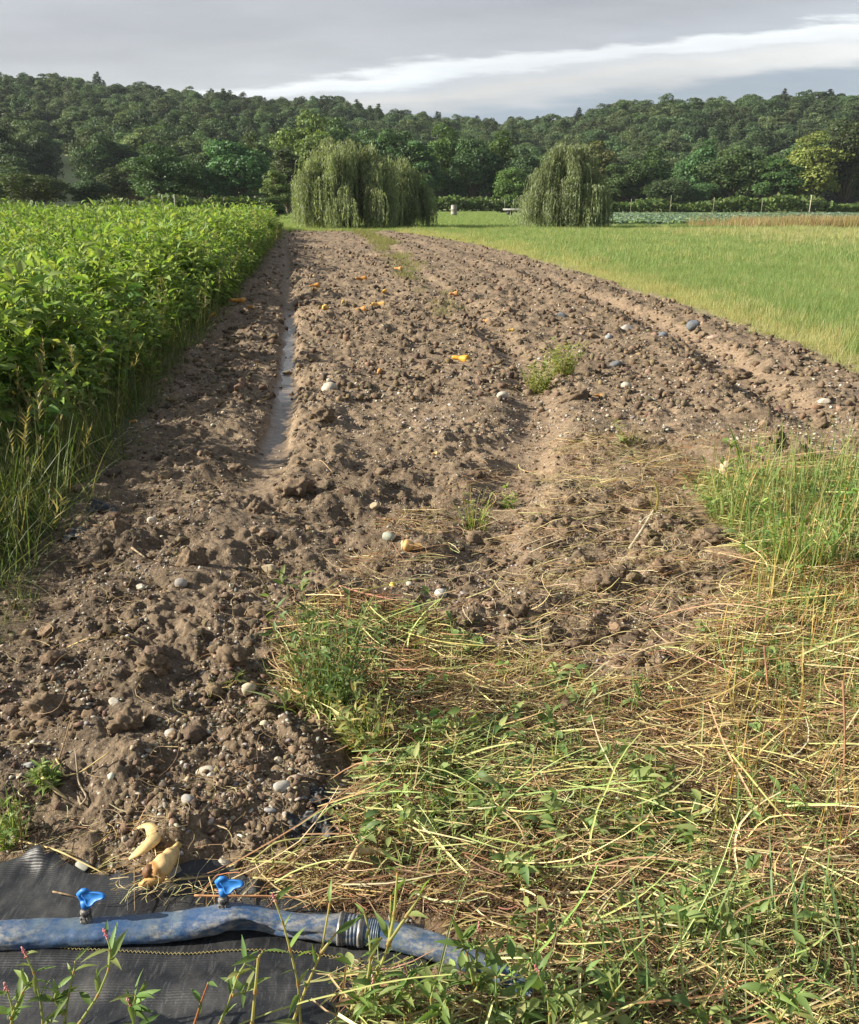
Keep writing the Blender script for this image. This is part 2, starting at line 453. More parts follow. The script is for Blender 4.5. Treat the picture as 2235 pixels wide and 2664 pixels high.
# soil / ground: colour from the Col attribute, wetness from 'Wet'
M_GROUND, t, o = new_mat('field_earth')
tcn = N(t, 'ShaderNodeTexCoord')
a = N(t, 'ShaderNodeAttribute', attribute_name='Col')
aw = N(t, 'ShaderNodeAttribute', attribute_name='Wet')
asl = N(t, 'ShaderNodeAttribute', attribute_name='Soil')
def nz(s, d=6, r=.65):
    n = N(t, 'ShaderNodeTexNoise'); n.inputs['Scale'].default_value = s; n.inputs['Detail'].default_value = d
    n.inputs['Roughness'].default_value = r
    t.links.new(tcn.outputs['Object'], n.inputs['Vector']); return n.outputs[0]
c = mixc(t, 1.0, a.outputs['Color'], ramp(t, nz(26), [(.28, (.58, .56, .54)), (.72, (1.32, 1.32, 1.30))]), 'MULTIPLY')
c = mixc(t, 1.0, c, ramp(t, nz(160, 4), [(.3, (.74, .74, .74)), (.7, (1.24, 1.24, 1.24))]), 'MULTIPLY')
# grit: small pale specks, only in soil
vo = N(t, 'ShaderNodeTexVoronoi'); vo.inputs['Scale'].default_value = 75
t.links.new(tcn.outputs['Object'], vo.inputs['Vector'])
sp = ramp(t, vo.outputs['Distance'], [(.16, (1, 1, 1)), (.24, (0, 0, 0))], 'LINEAR')
vsep = N(t, 'ShaderNodeSeparateColor'); t.links.new(vo.outputs['Color'], vsep.inputs[0])
pick = math_n(t, 'GREATER_THAN', vsep.outputs[0], .72)
spf = math_n(t, 'MULTIPLY', math_n(t, 'MULTIPLY', sp, pick), asl.outputs['Fac'])
spf = math_n(t, 'MULTIPLY', spf, math_n(t, 'SUBTRACT', 1.0, aw.outputs['Fac'], clamp=True))
c = mixc(t, math_n(t, 'MULTIPLY', spf, .8), c, (.40, .36, .30))
p = N(t, 'ShaderNodeBsdfPrincipled'); t.links.new(c, p.inputs['Base Color'])
t.links.new(math_n(t, 'MULTIPLY_ADD', aw.outputs['Fac'], -.62, .93), p.inputs['Roughness'])
p.inputs['Specular IOR Level'].default_value = .3
b = N(t, 'ShaderNodeBump'); b.inputs['Distance'].default_value = .008
t.links.new(math_n(t, 'MULTIPLY_ADD', aw.outputs['Fac'], -.6, .75), b.inputs['Strength'])
t.links.new(math_n(t, 'ADD', nz(130, 5), math_n(t, 'MULTIPLY', nz(40, 5), 1.5)), b.inputs['Height'])
t.links.new(b.outputs[0], p.inputs['Normal'])
t.links.new(p.outputs[0], o.inputs[0])

# ------------------------------------------------------------------ ground sheet
def make_ground():
    r = [.0]; x = .05
    rs = [0.02, .15, .3, .45, .6, .75]
    v_ = .85
    while v_ < 14: rs.append(v_); v_ *= 1.0026
    while v_ < 60: rs.append(v_); v_ *= 1.0042
    while v_ < 200: rs.append(v_); v_ *= 1.02
    while v_ < 3500: rs.append(v_); v_ *= 1.05
    rs = np.array(rs)
    fine = np.arange(-.64, .6401, .0021)
    co = np.linspace(.66, math.pi, 70)
    az = np.concatenate([-co[::-1], fine, co])
    R, A = np.meshgrid(rs, az, indexing='ij')
    X = R * np.sin(A); Y = R * np.cos(A)
    x = X.ravel(); y = Y.ravel()
    z = terr(x, y)
    s = soilmask(x, y)
    dl = pl_dist(x, y, FUR_L); dm = pl_dist(x, y, MID); dr = pl_dist(x, y, FUR_R)
    mul = mulchmask(x, y)
    n = fbm(x / .8, y / .8, 51, 4); n_b = fbm(x / .12, y / .12, 52, 3); nL = fbm(x / 9, y / 9, 53, 3)
    def C(*c): return np.array(c)[None, :]
    soil = C(.184, .136, .090) * (1 + .5 * n + .45 * n_b)[:, None]
    far = ss(6, 25, y)[:, None]
    soil = soil * (1 + .04 * far)
    damp = (ss(5.6, 3.6, y + .8 * x + 1.5 * n) * ss(1.2, -.2, x) * .18 + .15 * np.exp(-((dl + .45) / .35) ** 2) * ss(14, 8, y))[:, None]
    soil = soil * (1 - damp)
    # silt crust washed smooth in the low places is paler and pinker
    tl = np.exp(-(np.abs(dl) / .12) ** 4) * ss(3.7, 5.6, y); tm = np.exp(-(np.abs(dm) / .24) ** 2.5) * ss(2.9, 3.9, y) * (1 - .8 * ss(9, 12, y)); tr = np.exp(-(np.abs(dr) / .27) ** 4) * ss(5, 7, y) * (1 - .9 * ss(13, 20, y))
    silt = np.clip(tm * .9 + tr + tl * .7, 0, 1)[:, None]
    soil = soil * (1 - silt) + silt * C(.235, .170, .112) * (1 + .25 * n)[:, None]
    dark = (ss(.05, .3, -dl) * s)[:, None]
    g = C(.145, .190, .055) * (1 + .6 * n + .8 * nL)[:, None]
    k = ss(.0, .9, pl_dist(x, y, GRASS_E) + .3 * n)[:, None]
    gedge = C(.24, .21, .11)
    grass = gedge * (1 - k) + g * k
    # tan, dry band far right; reddish weeds beyond it
    tb = (np.exp(-((y - 37 - .12 * (x - 15)) / 6) ** 2) * ss(9, 18, x + 6 * nL))[:, None]
    grass = grass * (1 - tb) + tb * C(.30, .28, .13)
    rb = (np.exp(-((y - 52) / 6) ** 2) * ss(15, 22, x))[:, None] * .6
    grass = grass * (1 - rb) + rb * C(.20, .125, .07)
    fe = ss(44, 47, y)[:, None] * (x < 4)[:, None] * ss(52, 49, y)[:, None] * .5
    grass = grass * (1 - fe) + fe * C(.30, .25, .12)
    forest = ss(150, 165, y - 40 * ss(-60, 20, x))[:, None]
    clear_ = clearing(x, y)[:, None]
    grass = grass * (1 - forest) + forest * C(.035, .045, .018)
    grass = grass * (1 - clear_) + clear_ * C(.30, .33, .15)
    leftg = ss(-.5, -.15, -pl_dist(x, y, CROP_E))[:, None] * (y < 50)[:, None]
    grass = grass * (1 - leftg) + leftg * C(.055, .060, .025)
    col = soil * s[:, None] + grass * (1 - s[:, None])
    mm = mul[:, None] * .55
    col = col * (1 - mm) + mm * C(.12, .080, .042) * (1 + .5 * n_b)[:, None]
    wet = tl * s * ss(-.25, .1, fbm(x / .4, y / .7, 61, 2) + .18 - .25 * ss(12, 22, y)) * ss(4, 5.5, y) * (1 - .75 * ss(11, 15, y))
    wet = np.clip(wet * (z - hillh(x, y) < -.025), 0, 1)
    col = col * (1 - .42 * wet)[:, None]
    col = np.clip(col, .01, .8)
    nr, na = R.shape
    i, j = np.meshgrid(np.arange(nr - 1), np.arange(na - 1), indexing='ij')
    F = np.stack([i * na + j, i * na + j + 1, (i + 1) * na + j + 1, (i + 1) * na + j], -1).reshape(-1, 4)[:, ::-1]
    mb = MB(); mb.add(np.stack([x, y, z], -1), F, col)
    ob = mb.build('field_ground', M_GROUND)
    for nm, val in (('Wet', wet), ('Soil', s)):
        at = ob.data.attributes.new(nm, 'FLOAT', 'POINT'); at.data.foreach_set('value', val.astype(np.float32))
    tag(ob, kind='structure')
def clearing(x, y):
    rr = x / np.maximum(y, 1)
    a, b_ = (125 - 1117.5) * S_ / 911, (245 - 1117.5) * S_ / 911
    return ss(a - .01, a + .01, rr) * ss(b_ + .01, b_ - .01, rr) * ss(118, 125, y) * ss(262, 255, y)
make_ground()

# ------------------------------------------------------------------ scatter of stuff through geometry nodes
def unlinked(name, mb, mats, smooth=True):
    return bpy.data.objects.new(name, mb.mesh(name, mats, smooth))
def scatter(name, protos, P, rot, scl, idx, label, cat=None):
    me = bpy.data.meshes.new(name)
    me.vertices.add(len(P)); me.vertices.foreach_set('co', np.asarray(P, np.float32).ravel())
    a = me.attributes.new('rot', 'FLOAT_VECTOR', 'POINT'); a.data.foreach_set('vector', np.asarray(rot, np.float32).ravel())
    scl = np.asarray(scl, np.float32)
    if scl.ndim == 1: scl = np.repeat(scl[:, None], 3, 1)
    a = me.attributes.new('scl', 'FLOAT_VECTOR', 'POINT'); a.data.foreach_set('vector', scl.ravel())
    a = me.attributes.new('idx', 'INT', 'POINT'); a.data.foreach_set('value', np.asarray(idx, np.int32))
    ob = bpy.data.objects.new(name, me); COL.objects.link(ob)
    g = bpy.data.node_groups.new(name, 'GeometryNodeTree')
    g.interface.new_socket('Geometry', in_out='INPUT', socket_type='NodeSocketGeometry')
    g.interface.new_socket('Geometry', in_out='OUTPUT', socket_type='NodeSocketGeometry')
    gi = g.nodes.new('NodeGroupInput'); go = g.nodes.new('NodeGroupOutput')
    ip = g.nodes.new('GeometryNodeInstanceOnPoints')
    g2i = g.nodes.new('GeometryNodeJoinGeometry')
    for pr in reversed(protos):     # a join lists its last link first
        oi = g.nodes.new('GeometryNodeObjectInfo'); oi.inputs['Object'].default_value = pr; oi.inputs['As Instance'].default_value = True
        g.links.new(oi.outputs['Geometry'], g2i.inputs[0])
    def na(nm, dt):
        n = g.nodes.new('GeometryNodeInputNamedAttribute'); n.data_type = dt; n.inputs['Name'].default_value = nm; return n.outputs['Attribute']
    g.links.new(gi.outputs[0], ip.inputs['Points']); g.links.new(g2i.outputs[0], ip.inputs['Instance'])
    ip.inputs['Pick Instance'].default_value = True
    g.links.new(na('idx', 'INT'), ip.inputs['Instance Index'])
    e2r = g.nodes.new('FunctionNodeEulerToRotation')
    g.links.new(na('rot', 'FLOAT_VECTOR'), e2r.inputs[0]); g.links.new(e2r.outputs[0], ip.inputs['Rotation'])
    g.links.new(na('scl', 'FLOAT_VECTOR'), ip.inputs['Scale'])
    g.links.new(ip.outputs[0], go.inputs[0])
    md = ob.modifiers.new('scatter', 'NODES'); md.node_group = g
    tag(ob, label, cat, kind='stuff')
    return ob
def jgrid(x0, x1, y0, y1, s, rng=RNG):
    xs = np.arange(x0, x1, s); ys = np.arange(y0, y1, s)
    X, Y = np.meshgrid(xs, ys); X = X.ravel() + rng.uniform(-.5, .5, X.size) * s; Y = Y.ravel() + rng.uniform(-.5, .5, Y.size) * s
    return X, Y

# ------------------------------------------------------------------ trees
def blobpts(rng, c, r, n):
    d = unit(rng.normal(size=(n, 3))); d[:, 2] = np.where(d[:, 2] < -.35, -d[:, 2], d[:, 2])
    rr = 1.12 * rng.uniform(0, 1, (n, 1)) ** .28
    return c + d * rr * r, d
def tree_mesh(seed, h=12.0, w=8.0, kind='broad', leaf=.42, nleaf=6500, base=.05):
    rng = np.random.default_rng(seed)
    crown, trunk = MB(), MB()
    zc = h * (base + (1 - base) * .5)
    rz = h * (1 - base) * .5
    if kind == 'pine':
        tube(trunk, [(0, 0, -1), (0, 0, h * .5), (0, 0, h * .98)], [.28, .18, .04], 6, (.12, .09, .07))
        P, D = [], []
        tiers = 15
        for i in range(tiers):
            f = i / (tiers - 1); z = h * (.28 + .70 * f); R = w * .5 * (1 - f) ** .8 * rng.uniform(.7, 1.15) + .35
            for k in range(7):
                a = rng.uniform(0, 6.28); n = int(60 * (1 - f) + 14)
                q_ = rng.uniform(0.15, 1, n) ** .7
                p_ = np.stack([np.cos(a) * R * q_, np.sin(a) * R * q_, z + .10 * R * q_ + rng.normal(0, .12, n)], -1)
                p_ += rng.normal(0, .22, (n, 3)) * np.array([1, 1, .4]); P.append(p_); D.append(np.tile([0, 0, 1.], (n, 1)))
        P = np.concatenate(P); D = np.concatenate(D); lob = np.ones(len(P))
    else:
        # tapered trunk, then limbs reaching to each lobe
        top = np.array([rng.normal(0, .3), rng.normal(0, .3), h * .62])
        fork = np.array([0, 0, h * base * 1.3])
        tube(trunk, [(0, 0, -1.0), (0, 0, h * base * .6), fork, top * [.6, .6, .85]], [.36, .27, .23, .09], 8, (.11, .09, .075))
        nl = 34 if kind == 'broad' else 22
        P, D, lob = [], [], []
        blobs = []
        for i in range(nl):
            for tr in range(30):
                d = unit(rng.normal(size=3)); q_ = rng.uniform(.35, .85)
                c = np.array([d[0] * w * .5 * q_, d[1] * w * .5 * q_, zc + d[2] * rz * q_])
                if kind == 'round': c[2] = max(c[2], h * .25)
                prof = 1 - .55 * max(0, (c[2] - zc) / rz) ** 1.5
                if math.hypot(c[0], c[1]) < w * .5 * .72 * prof: break
            r = w * rng.uniform(.11, .235) * (1.15 - .35 * abs(c[2] - zc) / rz)
            blobs.append((c, r))
            pts = [fork * .9, fork + (c - fork) * .45 + np.array([0, 0, .35]), c + (0, 0, -.2 * r)]
            tube(trunk, pts, [.13, .08, .025], 5, (.12, .10, .08), cap=False)
        tot = sum(r * r for c, r in blobs)
        for c, r in blobs:
            n = int(nleaf * r * r / tot)
            p_, d_ = blobpts(rng, c, r * np.array([1, 1, .82]), n)
            # sub-lumps give the lobes their own uneven surface
            sub = unit(rng.normal(size=(9, 3))); dd = (d_ @ sub.T).max(1)
            p_ = c + (p_ - c) * (.80 + .32 * ss(.55, .95, dd))[:, None]
            P.append(p_); D.append(d_); lob.append(np.full(n, rng.uniform(.8, 1.18)))
        P = np.concatenate(P); D = np.concatenate(D); lob = np.concatenate(lob)
        # remove leaves buried deep in another lobe
        keep = np.ones(len(P), bool)
        for c, r in blobs: keep &= (np.linalg.norm((P - c) / [1, 1, .82], axis=1) > r * .55)
        keep |= rng.random(len(P)) < .12
        P, D, lob = P[keep], D[keep], lob[keep]
    n = len(P)
    nr = unit(D * 1.0 + rng.normal(0, .75, (n, 3)) + np.array([0, 0, .25]))
    a = unit(np.cross(nr, rng.normal(size=(n, 3)))); b_ = np.cross(nr, a)
    sz = leaf * rng.uniform(.45, 1.1, (n, 1))
    if kind == 'pine': sz = sz * .8
    # each clump: a bent, pointed, six-sided spray of leaves
    k1, k2 = rng.uniform(.35, .6, (n, 1)), rng.uniform(.35, .6, (n, 1))
    v0 = P - a * sz * .6
    v1 = P - a * sz * .15 + b_ * sz * k1 - nr * sz * .12
    v2 = P + a * sz * .65 + nr * sz * rng.normal(0, .12, (n, 1))
    v3 = P + a * sz * .1 - b_ * sz * k2 - nr * sz * .12
    V = np.stack([v0, v1, v2, v3], 1).reshape(-1, 3)
    F = np.arange(n)[:, None] * 4 + np.array([[0, 1, 2, 3]])
    if kind == 'pine': cc = np.array([.060, .092, .046])
    else: cc = np.array([.078, .118, .052])
    col = cc * (lob[:, None]) * (1 + rng.normal(0, .16, (n, 1))) * (1 + rng.normal(0, .05, (n, 3)))
    crown.add(V, F, np.repeat(np.clip(col, .008, .4), 4, 0))
    return crown, trunk
PROTO = []
for sd_, h, w_, k, lf_, nl_ in ((1, 12, 8.5, 'broad', .36, 13000), (2, 12, 7.0, 'broad', .34, 12500), (3, 12, 9.5, 'broad', .38, 14000), (4, 12, 6.0, 'tall', .32, 10000),
                          (5, 12, 8.0, 'broad', .36, 13000), (6, 12, 11.0, 'round', .38, 14000), (7, 14, 6.0, 'pine', .5, 5000), (8, 14, 5.0, 'pine', .5, 5000), (9, 12, 7.5, 'broad', .34, 13000)):
    c_, t_ = tree_mesh(sd_, h, w_, k, lf_, nl_)
    cm = c_.mesh('crown', M_TREE, False); tm_ = t_.mesh('trunk', M_BARK)
    # the same tree as one mesh, for those too far off to show their parts
    j_ = MB()
    for src, mi in ((c_, 0), (t_, 1)):
        off = j_.n
        for v_, c__ in zip(src.V, src.C): j_.V.append(v_); j_.C.append(c__)
        for f_ in src.F: j_.F.append(f_ + off); j_.M.append(np.full(len(f_), mi))
        j_.n += src.n
    PROTO.append(dict(crown=cm, trunk=tm_, one=j_.mesh('far_tree', [M_TREE, M_BARK], False), h=h, w=w_))
def put_tree(name, pi, loc, h, w, rz, label, cat, color=(1, 1, 1), group=None):
    p = PROTO[pi]
    r = empty(name, loc, label, cat, group); r.rotation_euler = (0, 0, rz); r.scale = (w / p['w'], w / p['w'], h / p['h'])
    for nm in ('crown', 'trunk'):
        o = bpy.data.objects.new(nm, p[nm]); COL.objects.link(o); o.parent = r; o.color = (*color, 1)
    return r
# nearest rows: centre x, top y, width (photo pixels), distance, proto, tint, label
TREES = [
 (-60, 430, 260, 118, 5, (1.3, 1.2, .9), 'olive bushy tree cut by the left edge of the picture'),
 (80, 436, 170, 112, 5, (1.5, 1.35, .9), 'low rounded olive-green tree left of the gap to the pale field'),
 (215, 448, 110, 116, 1, (.8, .85, .9), 'small dark tree just right of the pale field gap'),
 (275, 425, 120, 124, 4, (.95, .95, .9), 'low dark green tree behind the small one right of the gap'),
 (405, 362, 165, 116, 0, (.95, 1.1, .95), 'round-headed green tree standing alone above the leafy crop'),
 (520, 388, 120, 122, 8, (1.0, 1.1, 1.0), 'narrow green tree leaning against the big dark tree'),
 (600, 342, 190, 120, 2, (.82, 1.05, .95), 'big dark green tree with heavy lobed crown left of the willows'),
 (665, 330, 130, 132, 1, (1.0, 1.0, .95), 'green tree behind the right shoulder of the big dark tree'),
 (715, 430, 90, 92, 3, (1.5, 1.5, 1.15), 'slender pale green young tree beside the left willow'),
 (740, 372, 120, 104, 3, (1.5, 1.25, 1.35), 'thin greyish tree with dying top left of the willows'),
 (700, 505, 80, 80, 8, (1.3, 1.45, 1.0), 'small bright shrub-like tree at the end of the leafy crop'),
 (790, 275, 160, 138, 0, (1.35, 1.40, .9), 'tall yellow-green tree towering over the left willow'),
 (880, 290, 130, 142, 4, (1.1, 1.1, 1.0), 'tall mottled tree directly above the big willow'),
 (950, 318, 130, 146, 1, (.9, 1.0, 1.0), 'dark tree just right of the big willow top'),
 (1030, 330, 120, 142, 8, (1.0, 1.15, .95), 'mid green tree behind the smaller willow'),
 (1095, 352, 110, 140, 3, (.85, 1.0, .9), 'dark slim tree just right of the smaller willow'),
 (1165, 312, 130, 150, 0, (1.3, 1.35, .85), 'tree with yellowish top right of the willow pair'),
 (1235, 335, 130, 145, 2, (.85, 1.0, .9), 'broad dark tree above the white barrel'),
 (1295, 325, 120, 150, 4, (1.3, 1.35, .8), 'bright olive tree left of the lone right willow'),
 (1335, 430, 90, 132, 8, (1.25, 1.35, .9), 'short bright green tree at the left shoulder of the right willow'),
 (1370, 372, 110, 142, 1, (.85, 1.05, 1.05), 'dark blue-green tree above the left side of the right willow'),
 (1450, 385, 120, 150, 2, (.9, 1.05, 1.0), 'dark tree directly behind the right willow'),
 (1560, 350, 110, 152, 3, (1.6, 1.2, 1.0), 'thin brownish tree rising right of the right willow'),
 (1620, 420, 110, 148, 8, (1.15, 1.2, .9), 'mid green tree with pale patches right of the brownish one'),
 (1690, 375, 130, 150, 0, (1.15, 1.35, .95), 'pointed green tree midway between the right willow and the picture edge'),
 (1745, 452, 120, 143, 5, (.85, 1.0, .95), 'wide low dark bush-like tree above the cabbage rows'),
 (1815, 465, 100, 146, 5, (.95, 1.05, .95), 'low round dark tree at the right end of the wide bush'),
 (1830, 352, 120, 155, 4, (.9, 1.05, .95), 'tall green tree with a bare pale stem low down'),
 (1930, 362, 170, 150, 2, (.95, 1.05, .85), 'broad full-crowned tree right of centre on the forest edge'),
 (2035, 392, 110, 140, 3, (1.0, 1.35, 1.0), 'fresh bright green narrow tree on the forest edge'),
 (2075, 380, 120, 152, 1, (.8, .95, .9), 'dark tree behind the bright green narrow one'),
 (2135, 335, 150, 146, 0, (1.65, 1.45, .9), 'tall yellow-olive tree near the right edge'),
 (2230, 300, 150, 148, 8, (1.45, 1.15, 1.05), 'very tall greyish olive tree cut by the right edge'),
 (2330, 330, 150, 150, 2, (1.0, 1.0, .9), 'green tree standing beyond the tall one at the right edge'),
 (10, 395, 130, 140, 0, (.9, 1.05, 1.0), 'dark tree rising behind the olive tree at the left edge'),
 (330, 415, 90, 138, 3, (1.05, 1.1, 1.0), 'slim tree in the notch left of the round-headed tree'),
]
rr = random.Random(3)
for i, (cx, ty, wd, Y, pi, tint, lab) in enumerate(TREES):
    p0 = AT(cx, ty, Y); x = p0[0]
    z0 = float(terr(np.array([x]), np.array([float(Y)]), detail=False)[0])
    wm = wd * S_ / 905 * Y
    put_tree('broadleaf_tree', pi, (x, Y, z0 - .2), p0[2] - z0, wm * 1.08, rr.uniform(0, 6.28), lab, 'tree', tint)
# hillside wood
rng = np.random.default_rng(21)
X, Y = jgrid(-420, 420, 150, 440, 7.3, rng)
rx = X / Y
ok = (np.abs(rx) < .62) & (Y > 160 + 30 * ss(-60, 20, X) + rng.uniform(0, 10, len(X))) & (clearing(X, Y) < .3) & (Y < _yr(X) + 22) & ~((np.abs(rx) > .5) & (Y < 170))
X, Y, rx = X[ok], Y[ok], rx[ok]
Z = terr(X, Y, detail=False)
npr = rng.choice([0, 1, 2, 4, 8, 3, 6, 7], len(X), p=[.18, .18, .17, .17, .18, .08, .02, .02])
ridge = Y > _yr(X) - 30
npr = np.where(ridge & (rng.random(len(X)) < .035), rng.choice([6, 7], len(X)), npr)
hh = rng.uniform(8.5, 13.0, len(X)); hh = np.where(npr >= 6, hh * 1.12, hh); hh = np.where(npr == 8, hh / 1.12, hh)
hh = hh * np.where(ridge, .9, 1.0)
ww = rng.uniform(7.0, 12.0, len(X)); ww = np.where((npr == 6) | (npr == 7), ww * .62, ww)
az_ = rng.uniform(0, 6.28, len(X))
order = np.argsort(Y + np.where(np.abs(rx) > .5, 400, 0) + rng.uniform(-8, 8, len(X)))
ind = order[:290]; rest = order[290:]
for k in ind:
    p = PROTO[npr[k]]
    o = bpy.data.objects.new('pine_tree' if npr[k] in (6, 7) else 'forest_tree', p['one']); COL.objects.link(o)
    o.location = (X[k], Y[k], Z[k] - .3); o.rotation_euler = (0, 0, az_[k]); o.scale = (ww[k] / p['w'], ww[k] / p['w'], hh[k] / p['h'])
    v_ = .74 + .5 * _h(np.array([k]), np.array([3]), 9)[0]
    o.color = (v_ * 1.0, v_ * 1.0, v_, 1)
    kd = 'pine' if npr[k] in (6, 7) else 'broadleaf tree'
    if rx[k] < -.12: wh = 'on the lower slope of the left hill'
    elif rx[k] < .16: wh = 'on the slope behind the willows'
    else: wh = 'on the lower slope of the right hill'
    tag(o, f'dark green {kd} in the close wood {wh}', 'tree', f'{kd}s {wh}')
prot = [bpy.data.objects.new('t%d' % i, PROTO[i]['one']) for i in range(9)]
for o in prot: o.color = (.95, .97, 1.0, 1)
sclv = np.stack([ww[rest] / np.array([PROTO[i]['w'] for i in npr[rest]])] * 2 + [hh[rest] / np.array([PROTO[i]['h'] for i in npr[rest]])], -1)
scatter('hillside_forest', prot, np.stack([X[rest], Y[rest], Z[rest] - .3], -1), np.stack([0 * az_[rest], 0 * az_[rest], az_[rest]], -1), sclv, npr[rest],
        'dense dark green forest covering the upper slopes of both hills', 'forest')
# skyline trees one can tell apart
for sx, sy, wd, pi, lab in ((555, 232, 22, 6, 'pine standing proud on the left skyline, left one of a close pair'), (578, 234, 20, 7, 'pine on the left skyline, right one of a close pair'),
                    (782, 255, 34, 6, 'lone pointed pine on the skyline above the yellow-green tree'), (1590, 265, 45, 4, 'broad dark tree breaking the right skyline first'),
                    (1145, 290, 18, 7, 'tiny pine breaking the low middle of the skyline'), (1750, 252, 24, 6, 'pine on the right skyline, left one of three in a row'), (1810, 252, 26, 7, 'pine on the right skyline, tallest of three in a row'),
                    (1720, 262, 30, 8, 'round tree beside the row of pines on the right skyline'), (1970, 246, 30, 8, 'round-topped tree standing above the right skyline'), (2150, 240, 30, 6, 'pine nearest the right edge on the skyline'),
                    (185, 196, 30, 8, 'round tree standing above the left skyline')):
    Y_ = YR_L - 4 if sx < 1300 else YR_R - 4
    p0 = AT(sx, sy, Y_); x = p0[0]; z0 = float(terr(np.array([x]), np.array([Y_]), detail=False)[0])
    put_tree('pine_tree' if pi in (6, 7) else 'broadleaf_tree', pi, (x, Y_, z0 - .3), p0[2] - z0, max(wd * S_ / 950 * Y_, 3), 1.0 * sx, lab, 'tree', (.9, .95, 1))
# hedge / undergrowth along the forest foot
hd = MB(); rng = np.random.default_rng(5)
n = 26000
xx = rng.uniform(-95, 100, n); yy = rng.uniform(-2.5, 2.5, n) + np.interp(xx, [-95, -40, 0, 20, 100], [100, 106, 128, 133, 131])
kk = fbm(xx / 4, yy * 0, 7, 3) + .5
hz_ = (.5 + 2.4 * kk) * rng.uniform(0, 1, n) ** .6 * (1 - (np.abs(rng.uniform(-1, 1, n))) ** 3 * .3)
ok = (np.abs(xx / yy) < .60)
P = np.stack([xx, yy, terr(xx, yy, detail=False) + hz_], -1)[ok]; n = len(P)
nr = unit(rng.normal(size=(n, 3)) + [0, -.4, .6]); a_ = unit(np.cross(nr, rng.normal(size=(n, 3)))); b_ = np.cross(nr, a_); sz = rng.uniform(.15, .42, (n, 1))
V = np.stack([P - a_ * sz, P + b_ * sz * .7, P + a_ * sz, P - b_ * sz * .7], 1).reshape(-1, 3)
hd.add(V, np.arange(n)[:, None] * 4 + np.array([[0, 1, 2, 3]]), np.repeat(pal([(.07, .11, .03), (.10, .15, .04), (.05, .08, .025), (.12, .14, .05)], n, rng), 4, 0))
tag(hd.build('undergrowth', M_TREE, smooth=False), 'green undergrowth and brambles along the foot of the forest edge', 'undergrowth', kind='stuff')

# ------------------------------------------------------------------ air
HZ = MB()
V = [(a, b, c) for a in (-900, 900) for b in (-40, 620) for c in (-8, 120)]
HZ.add(V, [[0, 1, 3, 2], [4, 6, 7, 5], [0, 4, 5, 1], [2, 3, 7, 6], [0, 2, 6, 4], [1, 5, 7, 3]], (1, 1, 1))
M_HAZE, t, o = new_mat('thin_air')
pv = N(t, 'ShaderNodeVolumePrincipled'); pv.inputs['Color'].default_value = (.80, .88, 1.0, 1); pv.inputs['Density'].default_value = HAZE_D
t.links.new(pv.outputs[0], o.inputs[1])
if HAZE_D > 0:
    tag(HZ.build('haze', M_HAZE, smooth=False), 'thin bluish haze over the whole valley', 'haze', kind='stuff')

